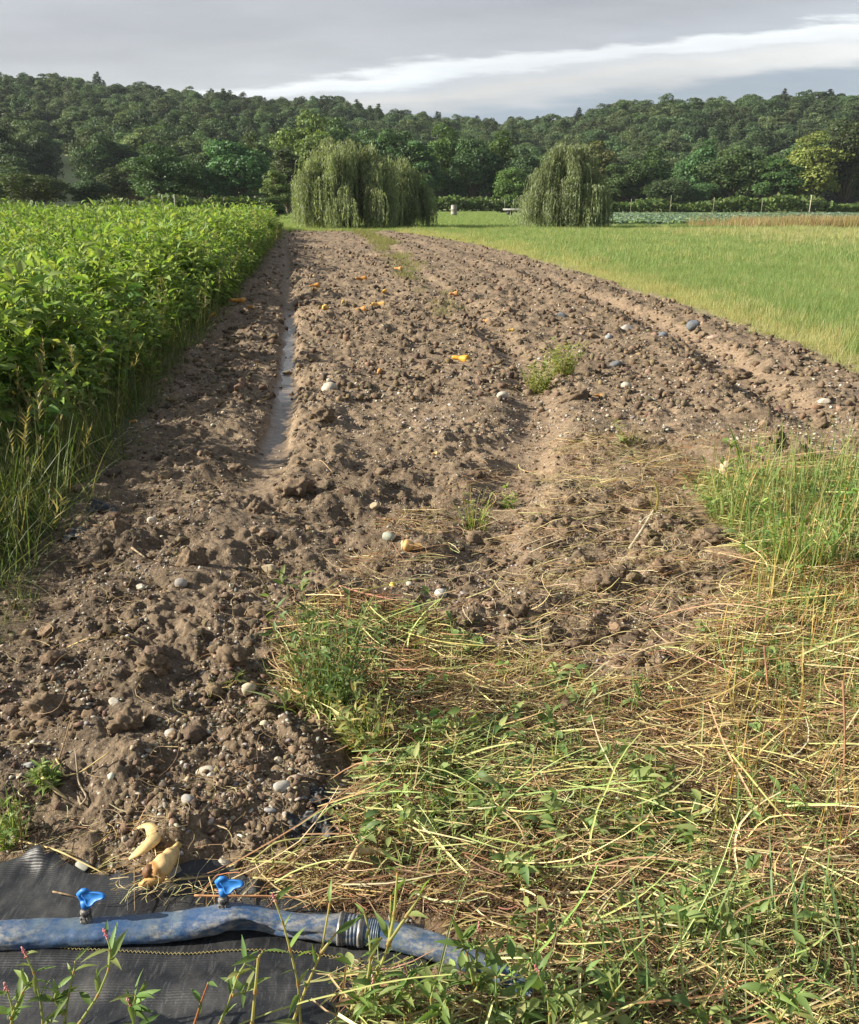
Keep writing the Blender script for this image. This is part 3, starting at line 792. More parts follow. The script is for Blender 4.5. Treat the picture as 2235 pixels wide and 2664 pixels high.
# ------------------------------------------------------------------ willows
def willow(name, seed, loc, H, Wd, label, lean=0.0, col=(.225, .270, .140), nclu=95, skirt=.0, group=None):
    rng = np.random.default_rng(seed)
    root = empty(name, loc, label, 'willow tree', group)
    tr = MB()
    tube(tr, [(0, 0, -.5), (.05, 0, H * .12), (.1 + lean * .3, .05, H * .26), (.1 + lean * .5, 0, H * .36)], [.30, .24, .22, .16], 10, (.13, .105, .08))
    fork = np.array([.1 + lean * .4, 0, H * .30])
    cr = MB(); Cs, Ws, Sd, Cc = [], [], [], []
    for c in range(nclu):
        th = rng.uniform(0, 6.28); fr = rng.uniform(.05, 1) ** .6
        R = Wd * .5 * fr * rng.uniform(.82, 1.05)
        lay = rng.random()
        ztop = H * math.sqrt(1 - (.93 * fr) ** 2.2) * (rng.uniform(.88, 1.03) if lay < .6 else rng.uniform(.40, .8))
        tipb = np.array([math.cos(th) * R + lean * ztop / H, math.sin(th) * R * .92, ztop])
        mid = fork + (tipb - fork) * .5 + np.array([0, 0, .18 * H])
        # smooth limb
        tt = np.linspace(0, 1, 7)[:, None]
        limb = (1 - tt) ** 2 * fork + 2 * (1 - tt) * tt * mid + tt ** 2 * tipb
        tube(tr, limb, np.linspace(.075, .012, 7), 5, (.14, .12, .08), cap=False)
        cb = rng.uniform(.78, 1.22)
        ns = rng.integers(22, 34)
        out = np.array([math.cos(th), math.sin(th), 0])
        for s in range(ns):
            st = limb[rng.integers(4, 7)] + rng.normal(0, .13, 3) * [1, 1, .6]
            ln = min(rng.uniform(.25, .8) * H, st[2] - rng.uniform(.02, .8) - skirt * rng.random())
            if lay > .6: ln = min(rng.uniform(.35, 1.0) * ztop, st[2] - .05)
            if ln < .3: continue
            nlf = int(ln / .085) + 3
            tq = np.linspace(0, 1, nlf)
            o_ = unit(out + rng.normal(0, .5, 3) * [1, 1, 0]); reach = rng.uniform(.12, .42)
            px = st[None] + o_[None] * (reach * (1 - np.exp(-tq * 5)))[:, None]
            px[:, 2] = st[2] + .14 * np.sin(np.minimum(tq * 9, 3.14)) * (ln > .8) - ln * np.maximum(tq - .04, 0)
            px[:, :2] += (np.sin(tq * 5 + s) * .03)[:, None]
            d = unit(rng.normal(0, .45, (nlf, 3)) + [0, 0, -1.]); L = rng.uniform(.10, .20, (nlf, 1))
            Cs.append(np.stack([px, px + d * L], 1)); Ws.append(np.stack([rng.uniform(.014, .03, nlf), np.full(nlf, .006)], 1))
            a_ = rng.uniform(0, 6.28, nlf); Sd.append(np.stack([np.cos(a_), np.sin(a_), 0 * a_], -1))
            cc_ = np.array(col) * cb * rng.uniform(.8, 1.2) * (1 + .15 * rng.normal(size=(nlf, 1)))
            Cc.append(cc_)
    ribbons(cr, np.concatenate(Cs), np.concatenate(Ws), np.concatenate(Sd), np.clip(np.concatenate(Cc), .01, .5))
    cr.build('crown', M_WILLOW, root, smooth=False); tr.build('trunk', M_BARK, root)
    return root
def wplace(cx, by, ty, wd, Y):
    a = AT(cx, ty, Y); z0 = tz(a[0], Y); return (a[0], Y, z0), a[2] - z0, wd * S_ / 860 * Y
l1, h1, w1 = wplace(893, 600, 356, 285, 50.0)
willow('willow_tree', 11, l1, h1, w1, 'large weeping willow with curtains of pale leaves, left one of the touching pair', nclu=125)
l2, h2, w2 = wplace(1028, 590, 405, 175, 54.0)
willow('willow_tree', 12, l2, h2, w2, 'smaller weeping willow tucked behind the right side of the large one', nclu=85, col=(.205, .25, .13))
l3, h3, w3 = wplace(1470, 596, 374, 215, 51.0)
willow('willow_tree', 13, l3, h3 , w3, 'lone weeping willow standing in the grass on the right', nclu=115, lean=.3, col=(.215, .255, .145))

# ------------------------------------------------------------------ pebbles, crumbs of earth (stuff)
def ico(sub):
    bm = bmesh.new(); bmesh.ops.create_icosphere(bm, subdivisions=sub, radius=1)
    V = np.array([v.co[:] for v in bm.verts]); F = np.array([[v.index for v in f.verts] for f in bm.faces]); bm.free()
    return V, F
ICO = {k: ico(k) for k in (1, 2, 3, 4)}
def rocks(mb, P, size, col, sub, rng, flat=.6, ang=4, rough=.12):
    """many small irregular stones in one go"""
    V0, F0 = ICO[sub]; n = len(P)
    V = np.repeat(V0[None], n, 0)
    for k in range(ang):
        d = unit(rng.normal(size=(n, 3))); c = rng.uniform(.45, .85, (n, 1))
        dt = np.einsum('nvk,nk->nv', V, d); V = V - np.maximum(dt - c, 0)[..., None] * d[:, None, :]
    V = V * (1 + rng.normal(0, rough, (n, len(V0), 1)))
    sc3 = np.stack([rng.uniform(.8, 1.35, n), rng.uniform(.6, 1.0, n), rng.uniform(.7, 1.2, n) * flat], -1) * size[:, None]
    V = V * sc3[:, None, :]
    a = rng.uniform(0, 6.28, n); tl = rng.normal(0, .35, n)
    ct, st = np.cos(tl), np.sin(tl); x = V[..., 0] * ct[:, None] + V[..., 2] * st[:, None]; z = -V[..., 0] * st[:, None] + V[..., 2] * ct[:, None]
    ca, sa = np.cos(a)[:, None], np.sin(a)[:, None]; y = V[..., 1]
    V = np.stack([x * ca - y * sa, x * sa + y * ca, z], -1) + P[:, None, :]
    F = (np.arange(n)[:, None, None] * len(V0) + F0[None]).reshape(-1, 3)
    mb.add(V.reshape(-1, 3), F, np.repeat(col, len(V0), 0))
def lump(sub, size3, seed, ang=5, rough=.1, freq=3.0, flatb=True):
    rng = np.random.default_rng(seed); V, F = ICO[sub]; V = V.copy()
    for k in range(ang):
        d = unit(rng.normal(size=3)); c = rng.uniform(.55, .9); dt = V @ d; V = V - np.maximum(dt - c, 0)[:, None] * d
    for o in range(3):
        f = freq * 2 ** o; ph = rng.uniform(0, 6.28, (5, 1)); k = rng.normal(size=(5, 3)) * f
        nn = np.sin(k @ V.T + ph).mean(0); V = V * (1 + rough / 1.4 ** o * nn)[:, None]
    V = V * np.array(size3)
    return V, F
def soil_pts(n, r0, r1, rng, pw=1.0, extra=None):
    r = r0 * (r1 / r0) ** (rng.random(n) ** pw); a = rng.uniform(-.62, .62, n)
    x, y = r * np.sin(a), r * np.cos(a)
    k = soilmask(x, y) * (1 - fabmask(x, y)); k *= 1 - .8 * mulchmask(x, y)
    keep = rng.random(n) < k; x, y = x[keep], y[keep]
    dl = np.abs(pl_dist(x, y, FUR_L)); keep = (dl > .10) | (rng.random(len(x)) < .08)
    return x[keep], y[keep]
rng = np.random.default_rng(31)
pb = MB()
STC = [(.34, .30, .24), (.38, .33, .26), (.27, .24, .20), (.36, .28, .20), (.23, .21, .19), (.46, .42, .35)]
x, y = soil_pts(42000, 1.3, 7, rng)
dens = .5 + 1.5 * fbm(x / .5, y / .5, 91, 2); kp = rng.random(len(x)) < np.clip(dens + .35, .1, 1); x, y = x[kp], y[kp]
sz = .0022 + .0095 * rng.random(len(x)) ** 3.2
z = terr(x, y)
rocks(pb, np.stack([x, y, z + sz * .15], -1), sz, pal(STC, len(x), rng), 1, rng, .5)
x, y = soil_pts(20000, 5.5, 45, rng)
sz = (.005 + .014 * rng.random(len(x)) ** 3) * (1 + y / 40)
rocks(pb, np.stack([x, y, terr(x, y) + sz * .2], -1), sz, pal(STC, len(x), rng), 1, rng, .55)
tag(pb.build('pebbles', M_STONE, smooth=False), 'small pale pebbles and grit strewn over the ploughed soil', 'pebbles', kind='stuff')
cb = MB()
ERD = [(.18, .130, .086), (.15, .108, .07), (.215, .155, .10), (.11, .082, .056)]
x, y = soil_pts(26000, 1.35, 8, rng)
sz = .0035 + .013 * rng.random(len(x)) ** 3.2
rocks(cb, np.stack([x, y, terr(x, y) + sz * .25], -1), sz, pal(ERD, len(x), rng), 1, rng, .75, 2, .26)
x, y = soil_pts(26000, 6.5, 46, rng, .85)
sz = (.010 + .030 * rng.random(len(x)) ** 3)*(1+y/50)
rocks(cb, np.stack([x, y, terr(x, y) + sz * .3], -1), sz, pal(ERD, len(x), rng), 1, rng, .8, 3, .26)
x, y = soil_pts(1500, 2.15, 30, rng); sz = (.014 + .022 * rng.random(len(x)) ** 2) * (1 + y / 30)
for k in range(len(x)):
    V, F = lump(2 if y[k] > 5 else 3, (sz[k], sz[k] * .85, sz[k] * .7), 3000 + k, 5, .36, 4.0)
    cb.add(V + [x[k], y[k], tz(x[k], y[k]) + sz[k] * .05], F, pal(ERD, 1, rng, .08)[0])
x = rng.uniform(.15, 1.75, 420); y = rng.uniform(2.35, 4.4, 420); ok = inpoly(x, y, GP([(1150, 1700), (1180, 1480), (1350, 1330), (1700, 1280), (1850, 1480), (1880, 1650), (1750, 1830), (1500, 1800)])); x, y = x[ok], y[ok]
sz = .014 + .030 * rng.random(len(x)) ** 2.5
for k in range(len(x)):
    V, F = lump(3, (sz[k], sz[k] * .85, sz[k] * .8), 5000 + k, 5, .42, 4.5)
    cb.add(V + [x[k], y[k], tz(x[k], y[k]) + sz[k] * .02], F, pal(ERD, 1, rng, .08)[0])
tag(cb.build('earth_crumbs', M_CLOD, smooth=False), 'brown crumbs and small clods of dry earth all over the ploughed field', 'soil crumbs', kind='stuff')

# ------------------------------------------------------------------ bigger clods, stones: things
def stone(sx, sy, wpx, label, col, seed, asp=.7, hgt=.6, ang=2, rough=.05, name='stone', cat='stone', mat=None, sub=3, freq=1.6, sink=.5, group=None, az=None):
    x, y = G(sx, sy); z = tz(x, y)
    x, y = G(sx, sy, z); z = tz(x, y)
    d = math.sqrt(x * x + y * y + 2.25); w_ = wpx * S_ / FPX * d * .5
    V, F = lump(sub, (w_, w_ * asp, w_ * hgt), seed, ang, rough, freq)
    mb = MB(); n = len(V)
    r_ = np.random.default_rng(seed)
    mb.add(V, F, np.array(col) * np.ones((n, 3)))
    o = mb.build(name, mat or M_STONE, loc=(x, y, z + w_ * hgt * (1 - sink * 1.2)))
    o.rotation_euler = (r_.normal(0, .15), r_.normal(0, .15), r_.uniform(-.5, .5) if az is None else az)
    return tag(o, label, cat, group)
WHT, TAN, BLU, GRY, PNK, DRK = (.46, .41, .33), (.38, .30, .20), (.135, .147, .160), (.27, .27, .26), (.42, .30, .23), (.09, .085, .08)
for i, a in enumerate([
    (858, 1012, 40, 'largest round whitish stone, beside the wet furrow', WHT, .9, .85), (856, 990, 14, 'little white pebble touching the back of the largest round stone', WHT, .8, .8),
    (1308, 1037, 30, 'pale rounded stone left of the weed patch halfway up the field', WHT, .8, .7), (975, 1326, 26, 'round tan stone on the bed left of the grass tuft', TAN, .9, .8),
    (1805, 853, 36, 'blue-grey angular stone at the foot of the grass margin', BLU, .8, .8), (1720, 886, 30, 'blue-grey stone lying just inside the right wheel track', BLU, .8, .7),
    (1855, 890, 30, 'flat pinkish stone right of the blue-grey pair', PNK, .7, .5), (1632, 862, 36, 'half white, half dark block on the right bed', (.30, .28, .25), .7, .75),
    (1585, 874, 20, 'small pale blue-grey stone left of the half dark block', (.27, .29, .31), .8, .7), (1465, 825, 28, 'flat dark slate-blue stone on the upper right bed', BLU, .7, .5),
    (1523, 829, 20, 'small tan stone right of the flat slate-blue one', TAN, .8, .7), (1602, 946, 32, 'dark grey stone right of the weed patch', (.13, .135, .14), .8, .6),
    (1511, 922, 16, 'upright little white stone above the weed patch', WHT, .8, 1.1), (1628, 1008, 24, 'rounded cream stone below the dark grey one', WHT, .8, .7),
    (2145, 1041, 28, 'smooth cream stone in the right wheel track near the edge', WHT, .6, .5), (1890, 1228, 46, 'large buff block behind the tall grass blades', (.48, .38, .25), .8, 1.0),
    (1490, 1258, 20, 'grey rounded stone near the roots on the right track', GRY, .8, .8), (700, 1486, 38, 'smooth tan oval stone standing on the furrow edge', (.36, .30, .20), .7, .7),
    (470, 1514, 32, 'grey egg-shaped stone in front of the upright clod', (.30, .28, .25), .7, .8), (366, 1516, 24, 'small light stone left of the grey egg-shaped one', WHT, .7, .7),
    (396, 1367, 24, 'white knobbly stone on the left bank', WHT, .8, .7), (510, 1312, 18, 'pale little stone on the crest of the left bank', WHT, .7, .6),
    (646, 1802, 38, 'cream egg-shaped stone behind the broken grass sprig', (.50, .43, .30), .8, .8), (1146, 1547, 32, 'pale block-shaped stone above the straw', (.52, .50, .45), .9, .9),
    (1205, 1547, 28, 'brownish round stone right of the block-shaped one', (.36, .30, .26), .8, .6), (1010, 1392, 36, 'lichen-grey stone behind the broken squash', (.33, .35, .28), .7, .7),
    (447, 1914, 34, 'left one of two grey stones touching each other', (.36, .34, .30), .8, .7), (477, 1900, 28, 'right, higher one of two grey stones touching each other', (.40, .38, .33), .8, .7),
    (536, 1994, 48, 'flat pale stone half sunk in the near soil', (.46, .41, .32), .7, .5), (738, 2064, 48, 'smooth pale grey stone above the black plastic scrap', (.38, .36, .31), .6, .5),
    (772, 2042, 46, 'pinkish stone touching the smooth pale grey one', (.40, .31, .24), .6, .5), (702, 2102, 30, 'flat grey stone just left of the black plastic scrap', (.30, .29, .28), .6, .4),
    (492, 2106, 32, 'grey pointed stone up the slope from the pale squash', (.33, .31, .28), .8, .7), (583, 2238, 32, 'upright pale stone at the edge of the black fabric', (.42, .38, .31), .8, 1.1),
    (208, 2254, 50, 'flat grey-green stone lying beside the black fabric', (.31, .31, .26), .7, .3), (722, 1966, 26, 'rounded tan stone by the edge of the straw', (.45, .38, .28), .8, .8),
    (74, 1992, 36, 'grey wedge of stone near the left edge of the picture', (.30, .30, .28), .6, .5), (300, 1815, 34, 'pale flat stone on top of the big crumbly clod', (.44, .40, .33), .7, .5),
    (245, 1883, 20, 'lone white pebble on the dark hollow at the left', WHT, .8, .7), (690, 1912, 22, 'yellowish white stone with a dark spot by the weed clump', (.50, .44, .30), .9, .9),
    (1065, 1520, 18, 'small light stone beside the yellow squash scrap', WHT, .8, .7), (1590, 2235, 6, None, WHT, .8, .7)]):
    if a[3] is None: continue
    sx, sy, wp, lab, col, asp, hg = a
    stone(sx, sy, wp * 1.05, lab, col, 500 + i, asp, hg, ang=6 if ('block' in lab or 'angular' in lab or 'flat' in lab or 'wedge' in lab) else 2)
for i, (sx, sy, wp, hg, lab) in enumerate([
    (500, 1470, 60, 1.3, 'upright crumbly clod with its left face in the sun'), (398, 1726, 80, .95, 'large crumbly clod topping the near left bed'),
    (600, 1722, 75, .8, 'broad clod left of the tall weed clump'), (775, 1280, 95, .55, 'long dark clod lying across the bed beside the furrow'),
    (838, 1084, 60, .7, 'dark lump beside the puddle in the furrow'), (2016, 1165, 55, .9, 'dark upright clod on the right bed near the tall grass'),
    (2080, 1195, 70, .6, 'broad dark clod nearest the right edge'), (1746, 1146, 32, .9, 'little dark clod alone on the smooth silt'),
    (2135, 1108, 40, .9, 'knobbly clod on the bank of the right wheel track'), (590, 1925, 70, .7, 'crumbly clod in front of the broken grass sprig'),
    (330, 1890, 80, .8, 'rounded clod left of the two touching stones'), (310, 1395, 50, 1.0, 'orange-lit clod on the left bank with a stalk leaning on it'),
    (120, 1850, 95, .8, 'gravelly clod by the left edge of the picture'), (665, 1345, 45, .9, 'pale clod standing in the near end of the furrow'),
    (1290, 850, 40, .6, 'dark clod under the weeds in the middle track'), (1500, 1040, 70, .6, 'rooty dark clod below the weed patch'),
    (1920, 980, 60, .5, 'low dark clod on the ridge of the right bed'), (1560, 1510, 85, .55, 'broad rooty clod in the straw at the right'),
    (1850, 1420, 75, .6, 'big broken clod beside the tall stubble'), (1250, 1410, 80, .6, 'earth lump at the foot of the small grass tuft')]):
    stone(sx, sy, wp, lab, (.172, .125, .082), 700 + i, .8, hg, ang=5, rough=.36, name='soil_clod', cat='clod', mat=M_CLOD, sub=4, freq=5.0, sink=.6)

# ------------------------------------------------------------------ squashes
ORG, YEL, PAL, RST = (.50, .24, .06), (.50, .34, .09), (.60, .42, .20), (.45, .22, .06)
def squash(sx, sy, wpx, label, col, seed, az, kind='whole', cat='squash'):
    x, y = G(sx, sy); z = tz(x, y); x, y = G(sx, sy, z); z = tz(x, y)
    d = math.sqrt(x * x + y * y + 2.25); L = wpx * S_ / FPX * d
    rng = np.random.default_rng(seed)
    root = empty('squash', (x, y, z + L * .16), label, cat, 'squashes left lying on the field'); root.rotation_euler = (0, rng.normal(0, .12), math.radians(az))
    t = np.linspace(0, 1, 20)
    end = 1.0 if kind == 'whole' else .72
    # neck at t=0, bulb at the far end
    R = L * (.10 + .11 * ss(.35, .85, t)) * np.sqrt(np.clip(1 - ((t - .5) / .5) ** 8, 0, 1)) + .001
    R[0] *= .3; R[-1] *= .3
    t2 = t * end
    P = np.stack([(t2 - .5) * L, .08 * L * np.sin(t2 * 2.5), 0 * t2], -1)
    mb = MB(); C = np.array(col)[None] * (1 + .18 * rng.normal(size=(20, 1)))
    C = C * (1 - .25 * (t[:, None] < .1)); 
    tube(mb, P, R, 14, C)
    V = mb.V[0]; V *= 1 + .05 * rng.normal(size=(len(V), 1)) * 0.4
    mb.build('skin', M_SQUASH, root)
    if kind == 'whole':
        st = MB(); tube(st, [P[0] + [.01 * L, 0, 0], P[0] - [.05 * L, 0, -.01 * L], P[0] - [.10 * L, .01 * L, -.03 * L]], [L * .035, L * .03, L * .04], 7, (.22, .16, .07)); st.build('stem', M_SQUASH, root)
    else:
        fl = MB(); V, F = lump(3, (L * .10, L * .17, L * .17), seed, 2, .2, 3)
        fl.add(V + P[-1] - [L * .02, 0, 0], F, (.55, .44, .24)); fl.build('flesh', M_SQUASH, root)
    return root
for i, a in enumerate([
    (817, 722, 20, 'pale orange squash at the top of the left bed', PAL, 80, 'whole'), (818, 738, 26, 'orange squash just below the pale one at the top of the bed', ORG, 20, 'whole'),
    (940, 731, 28, 'orange squash alone in the middle of the upper bed', ORG, 15, 'whole'), (1000, 760, 22, 'bright yellow-orange round squash on the upper bed', (.66, .36, .05), 70, 'whole'),
    (893, 788, 20, 'yellow squash half buried left of the cluster', YEL, 80, 'whole'), (820, 764, 20, 'small dull squash beside the furrow, upper bed', RST, 10, 'part'),
    (848, 815, 40, 'yellow-orange squash standing on end near the furrow', (.66, .38, .08), 85, 'whole'), (965, 792, 22, 'yellow squash at the left of the cluster', YEL, 60, 'whole'),
    (985, 788, 34, 'pale orange squash at the right of the cluster', (.62, .38, .12), 10, 'whole'), (945, 805, 34, 'orange squash with a white end below the cluster', ORG, -5, 'part'),
    (1040, 704, 28, 'tan squash rind by the middle track high up the bed', RST, -25, 'part'), (620, 796, 36, 'orange squash nearest the leafy crop', (.60, .28, .05), 5, 'whole'),
    (655, 805, 22, 'flattened squash piece right of the one nearest the crop', RST, -10, 'part'), (549, 826, 26, 'orange squash lying under the edge of the crop', (.56, .24, .05), 15, 'whole'),
    (1197, 942, 44, 'bright orange squash lying slantwise in the middle of the bed', (.60, .29, .03), -30, 'whole'), (990, 973, 28, 'torn tan squash rind below the white stones of the bed', RST, 70, 'part'),
    (1010, 906, 16, 'small faded squash scrap in the middle of the bed', RST, 30, 'part'), (1265, 842, 18, 'orange scrap of squash in the middle track', ORG, -40, 'part'),
    (1333, 860, 22, 'yellow rind among weeds right of the middle track', YEL, 10, 'part'), (1560, 1031, 24, 'little orange squash on the right bed', ORG, 5, 'whole'),
    (350, 1102, 20, 'orange squash tip poking out of the left bank', ORG, 0, 'part'), (1185, 770, 30, 'thin orange rind beside dry stalks on the upper bed', (.55, .27, .10), 8, 'part'),
    (1065, 1417, 66, 'broken tan squash with a white end on the near bed', (.58, .35, .13), 172, 'part'), (1024, 1526, 30, 'yellow knob of squash above the straw', (.66, .48, .10), 100, 'part'),
    (1135, 1215 - 30, 20, 'pale gourd end below the slanting squash', PAL, 0, 'part')]):
    sx, sy, wp, lab, col, az, kd = a
    squash(sx, sy, wp * 1.15, lab, col, 900 + i, az, kd)

# the two rotting pieces in front
def strip_shell(name, pts, wid, thick, col, parent, seed, mat=M_SQUASH, curl=.8):
    """a curved rind: C-shaped section swept along pts"""
    P = np.array(pts, float); K = len(P)
    t = np.linspace(0, 1, K); tt = np.linspace(0, 1, 40); P = np.stack([np.interp(tt, t, P[:, i]) for i in range(3)], -1)
    for _ in range(6): P[1:-1] = (P[:-2] + P[1:-1] * 2 + P[2:]) / 4
    W_ = np.interp(tt, np.linspace(0, 1, len(wid)), wid)
    T = unit(np.gradient(P, axis=0)); sd_ = unit(np.cross(T, [0, 0, 1.])); nr = np.cross(sd_, T)
    rng = np.random.default_rng(seed); V = []
    n = 12; th = np.linspace(-1.25, 1.25, n)
    for r_, sg in ((1.0, 1), (.80, -1)):
        for j in (range(n) if sg > 0 else range(n - 1, -1, -1)):
            a = th[j]; rr_ = W_ * r_ * (1 + .05 * np.sin(tt * 23 + j))
            V.append(P + sd_ * (np.sin(a) * rr_)[:, None] + nr * ((np.cos(a) * curl - curl * .4) * rr_)[:, None])
    V = np.stack(V, 1); m_ = V.shape[1]; Kn = len(tt)
    i, j = np.meshgrid(np.arange(Kn - 1), np.arange(m_), indexing='ij')
    F = np.stack([i * m_ + j, i * m_ + (j + 1) % m_, (i + 1) * m_ + (j + 1) % m_, (i + 1) * m_ + j], -1).reshape(-1, 4)
    C = np.array(col)[None, None] * (1 + .12 * fbm(tt * 9, tt * 0, seed, 3)[:, None, None]) * np.ones((1, m_, 1))
    C[:, n:, :] *= np.array([.55, .40, .28])
    mb = MB(); mb.add(V.reshape(-1, 3), F, C.reshape(-1, 3)); return mb.build(name, mat, parent)
def rel(sx, sy, z, o):
    x, y = G(sx, sy, z); return (x - o[0], y - o[1], z - o[2])
o1 = (*G(375, 2195), 0.0); o1 = (o1[0], o1[1], tz(o1[0], o1[1]))
r1 = empty('squash_rind', o1, 'curled pale yellow squash rind, hooked at the top, near the black fabric', 'squash rind', 'squashes left lying on the field')
zz = o1[2]
strip_shell('rind', [rel(336, 2236, zz + .005, o1), rel(352, 2222, zz + .012, o1), rel(378, 2205, zz + .018, o1), rel(400, 2184, zz + .022, o1), rel(402, 2160, zz + .026, o1), rel(386, 2146, zz + .026, o1), rel(366, 2150, zz + .018, o1), rel(350, 2158, zz + .012, o1)],
            [.004, .012, .017, .020, .019, .012, .007, .002], .004, (.58, .42, .19), r1, 4)
o2 = (*G(412, 2262), 0.0); o2 = (o2[0], o2[1], tz(o2[0], o2[1])); zz = o2[2]
r2 = empty('squash', o2, 'collapsed yellow-orange squash with a dark rotten hollow, touching the black fabric', 'squash', 'squashes left lying on the field')
mb = MB(); Ps = np.array([rel(456, 2208, zz + .012, o2), rel(448, 2222, zz + .018, o2), rel(436, 2238, zz + .024, o2), rel(420, 2254, zz + .026, o2), rel(404, 2266, zz + .022, o2), rel(395, 2272, zz + .016, o2)])
t = np.linspace(0, 1, 6); tt = np.linspace(0, 1, 26); P = np.stack([np.interp(tt, t, Ps[:, i]) for i in range(3)], -1)
R = np.interp(tt, [0, .12, .5, .8, 1], [.006, .014, .025, .022, .010])
Cc = np.array([(.60, .42, .19)]) * (1 + .3 * fbm(tt * 6, tt * 0, 3, 3))[:, None]; Cc[18:] = [.46, .24, .08]
tube(mb, P, R, 20, Cc)
V = mb.V[0]; V += unit(V - V.mean(0)) * (.003 * np.sin(V[:, :1] * 150) * np.cos(V[:, 1:2] * 170)); mb.build('skin', M_SQUASH, r2)
mb = MB(); V, F = lump(3, (.020, .014, .016), 8, 2, .25, 3); mb.add(V + np.array(rel(392, 2268, zz + .026, o2)), F, (.13, .06, .022)); mb.build('rotten_hollow', M_SQUASH, r2)
mb = MB(); tube(mb, [rel(362, 2306, zz + .006, o2), rel(378, 2297, zz + .010, o2), rel(400, 2290, zz + .012, o2), rel(420, 2280, zz + .014, o2), rel(430, 2268, zz + .014, o2)], [.006, .010, .012, .012, .006], 12, (.52, .30, .10)); mb.build('lip', M_SQUASH, r2)
mb = MB(); tube(mb, [rel(450, 2214, zz + .014, o2), rel(458, 2203, zz + .018, o2), rel(466, 2198, zz + .016, o2)], [.009, .007, .009], 8, (.50, .36, .14)); mb.build('stem', M_SQUASH, r2)

# ------------------------------------------------------------------ water in the furrow
wm = MB()
ys = np.linspace(5.6, 17, 220)
cx = np.interp(ys, [p_[1] for p_ in FUR_L], [p_[0] for p_ in FUR_L])
zc_ = np.array(terr(cx, ys, detail=False))
zs = np.convolve(np.pad(zc_, 20, mode='edge'), np.ones(41) / 41, 'valid') + .005 - .03 * ss(7.2, 6.2, ys) - .012 * ss(9.5, 13, ys) + .004 * fbm(ys / .8, ys * 0, 19, 2)
wv = np.stack([np.stack([cx - .10, ys, zs], -1), np.stack([cx + .10, ys, zs], -1)], 1).reshape(-1, 3)
i = np.arange(len(ys) - 1)
wm.add(wv, np.stack([i * 2, i * 2 + 1, i * 2 + 3, i * 2 + 2], -1), (.2, .16, .12))
M_WATER, t, o = new_mat('muddy_water')
p = N(t, 'ShaderNodeBsdfPrincipled'); p.inputs['Base Color'].default_value = (.17, .125, .085, 1); p.inputs['Roughness'].default_value = .22; p.inputs['IOR'].default_value = 1.33
p.inputs['Specular IOR Level'].default_value = .9
nn = N(t, 'ShaderNodeTexNoise'); nn.inputs['Scale'].default_value = 25; b = N(t, 'ShaderNodeBump'); b.inputs['Strength'].default_value = .04
t.links.new(nn.outputs[0], b.inputs['Height']); t.links.new(b.outputs[0], p.inputs['Normal']); t.links.new(p.outputs[0], o.inputs[0])
tag(wm.build('puddle_water', M_WATER), kind='structure')

# ------------------------------------------------------------------ black fabric with yellow stitching
def near_z(x, y):
    return terr(np.asarray(x, float), np.asarray(y, float), detail=False)
def fab_z(x, y):
    x = np.asarray(x, float); y = np.asarray(y, float)
    return .014 + .020 * (fbm(x / .35, y / .3, 301, 3) + .15) + .007 * fbm(x / .06, y / .10, 302, 3) + .008 * np.sin(y * 70 + 4 * fbm(x / .3, y / .5, 303, 2)) * ss(1.40, 1.30, y) * .5
nx, ny = 420, 240
xr = -.035
xs = np.linspace(-1.75, xr, nx)
top = np.interp(xs, FT[:, 0], FT[:, 1]) + .006 * fbm(xs / .02, xs * 0, 305, 3)
tt = np.linspace(0, 1, ny)
X = np.repeat(xs[None], ny, 0); Y = .35 + (top[None] - .35) * tt[:, None]
X = X + .03 * np.sin(Y * 6) * (X > -.2)
Z = fab_z(X, Y)
# the far edge lifts and folds a little
Z += .012 * ss(.93, 1.0, tt)[:, None] * (1 + 2 * fbm(xs / .07, xs * 0, 306, 2))[None]
Z += .030 * np.exp(-(((X - G(110, 2255)[0]) / .035) ** 2 + ((Y - G(110, 2250)[1]) / .03) ** 2))
i, j = np.meshgrid(np.arange(ny - 1), np.arange(nx - 1), indexing='ij')
F = np.stack([i * nx + j, i * nx + j + 1, (i + 1) * nx + j + 1, (i + 1) * nx + j], -1).reshape(-1, 4)
M_FAB, t, o = new_mat('woven_plastic')
tcn = N(t, 'ShaderNodeTexCoord')
p = N(t, 'ShaderNodeBsdfPrincipled'); p.inputs['Roughness'].default_value = .42; p.inputs['Specular IOR Level'].default_value = .45
def wave(sc_, d, dist=.6):
    w_ = N(t, 'ShaderNodeTexWave'); w_.bands_direction = d; w_.inputs['Scale'].default_value = sc_; w_.inputs['Distortion'].default_value = dist
    w_.inputs['Detail'].default_value = 1; t.links.new(tcn.outputs['Object'], w_.inputs[0]); return w_.outputs[0]
wv = math_n(t, 'MULTIPLY', wave(130, 'X'), wave(60, 'Y'))
def nzf(s, d=6, sc3=(1, 1, 1)):
    mp = N(t, 'ShaderNodeMapping'); mp.inputs['Scale'].default_value = sc3; t.links.new(tcn.outputs['Object'], mp.inputs[0])
    n = N(t, 'ShaderNodeTexNoise'); n.inputs['Scale'].default_value = s; n.inputs['Detail'].default_value = d; n.inputs['Roughness'].default_value = .7; t.links.new(mp.outputs[0], n.inputs['Vector']); return n.outputs[0]
dust = ramp(t, nzf(7), [(.42, (.0, .0, .0)), (.72, (1, 1, 1))])
dust2 = math_n(t, 'MULTIPLY', ramp(t, nzf(160, 3, (1, .12, 1)), [(.50, (0, 0, 0)), (.75, (1, 1, 1))]), .5)
c = mixc(t, math_n(t, 'MULTIPLY', dust, .42), (.013, .014, .016), (.12, .115, .105))
c = mixc(t, dust2, c, (.10, .10, .10))
c = mixc(t, math_n(t, 'MULTIPLY', wv, .15), c, (.055, .056, .06))
t.links.new(c, p.inputs['Base Color'])
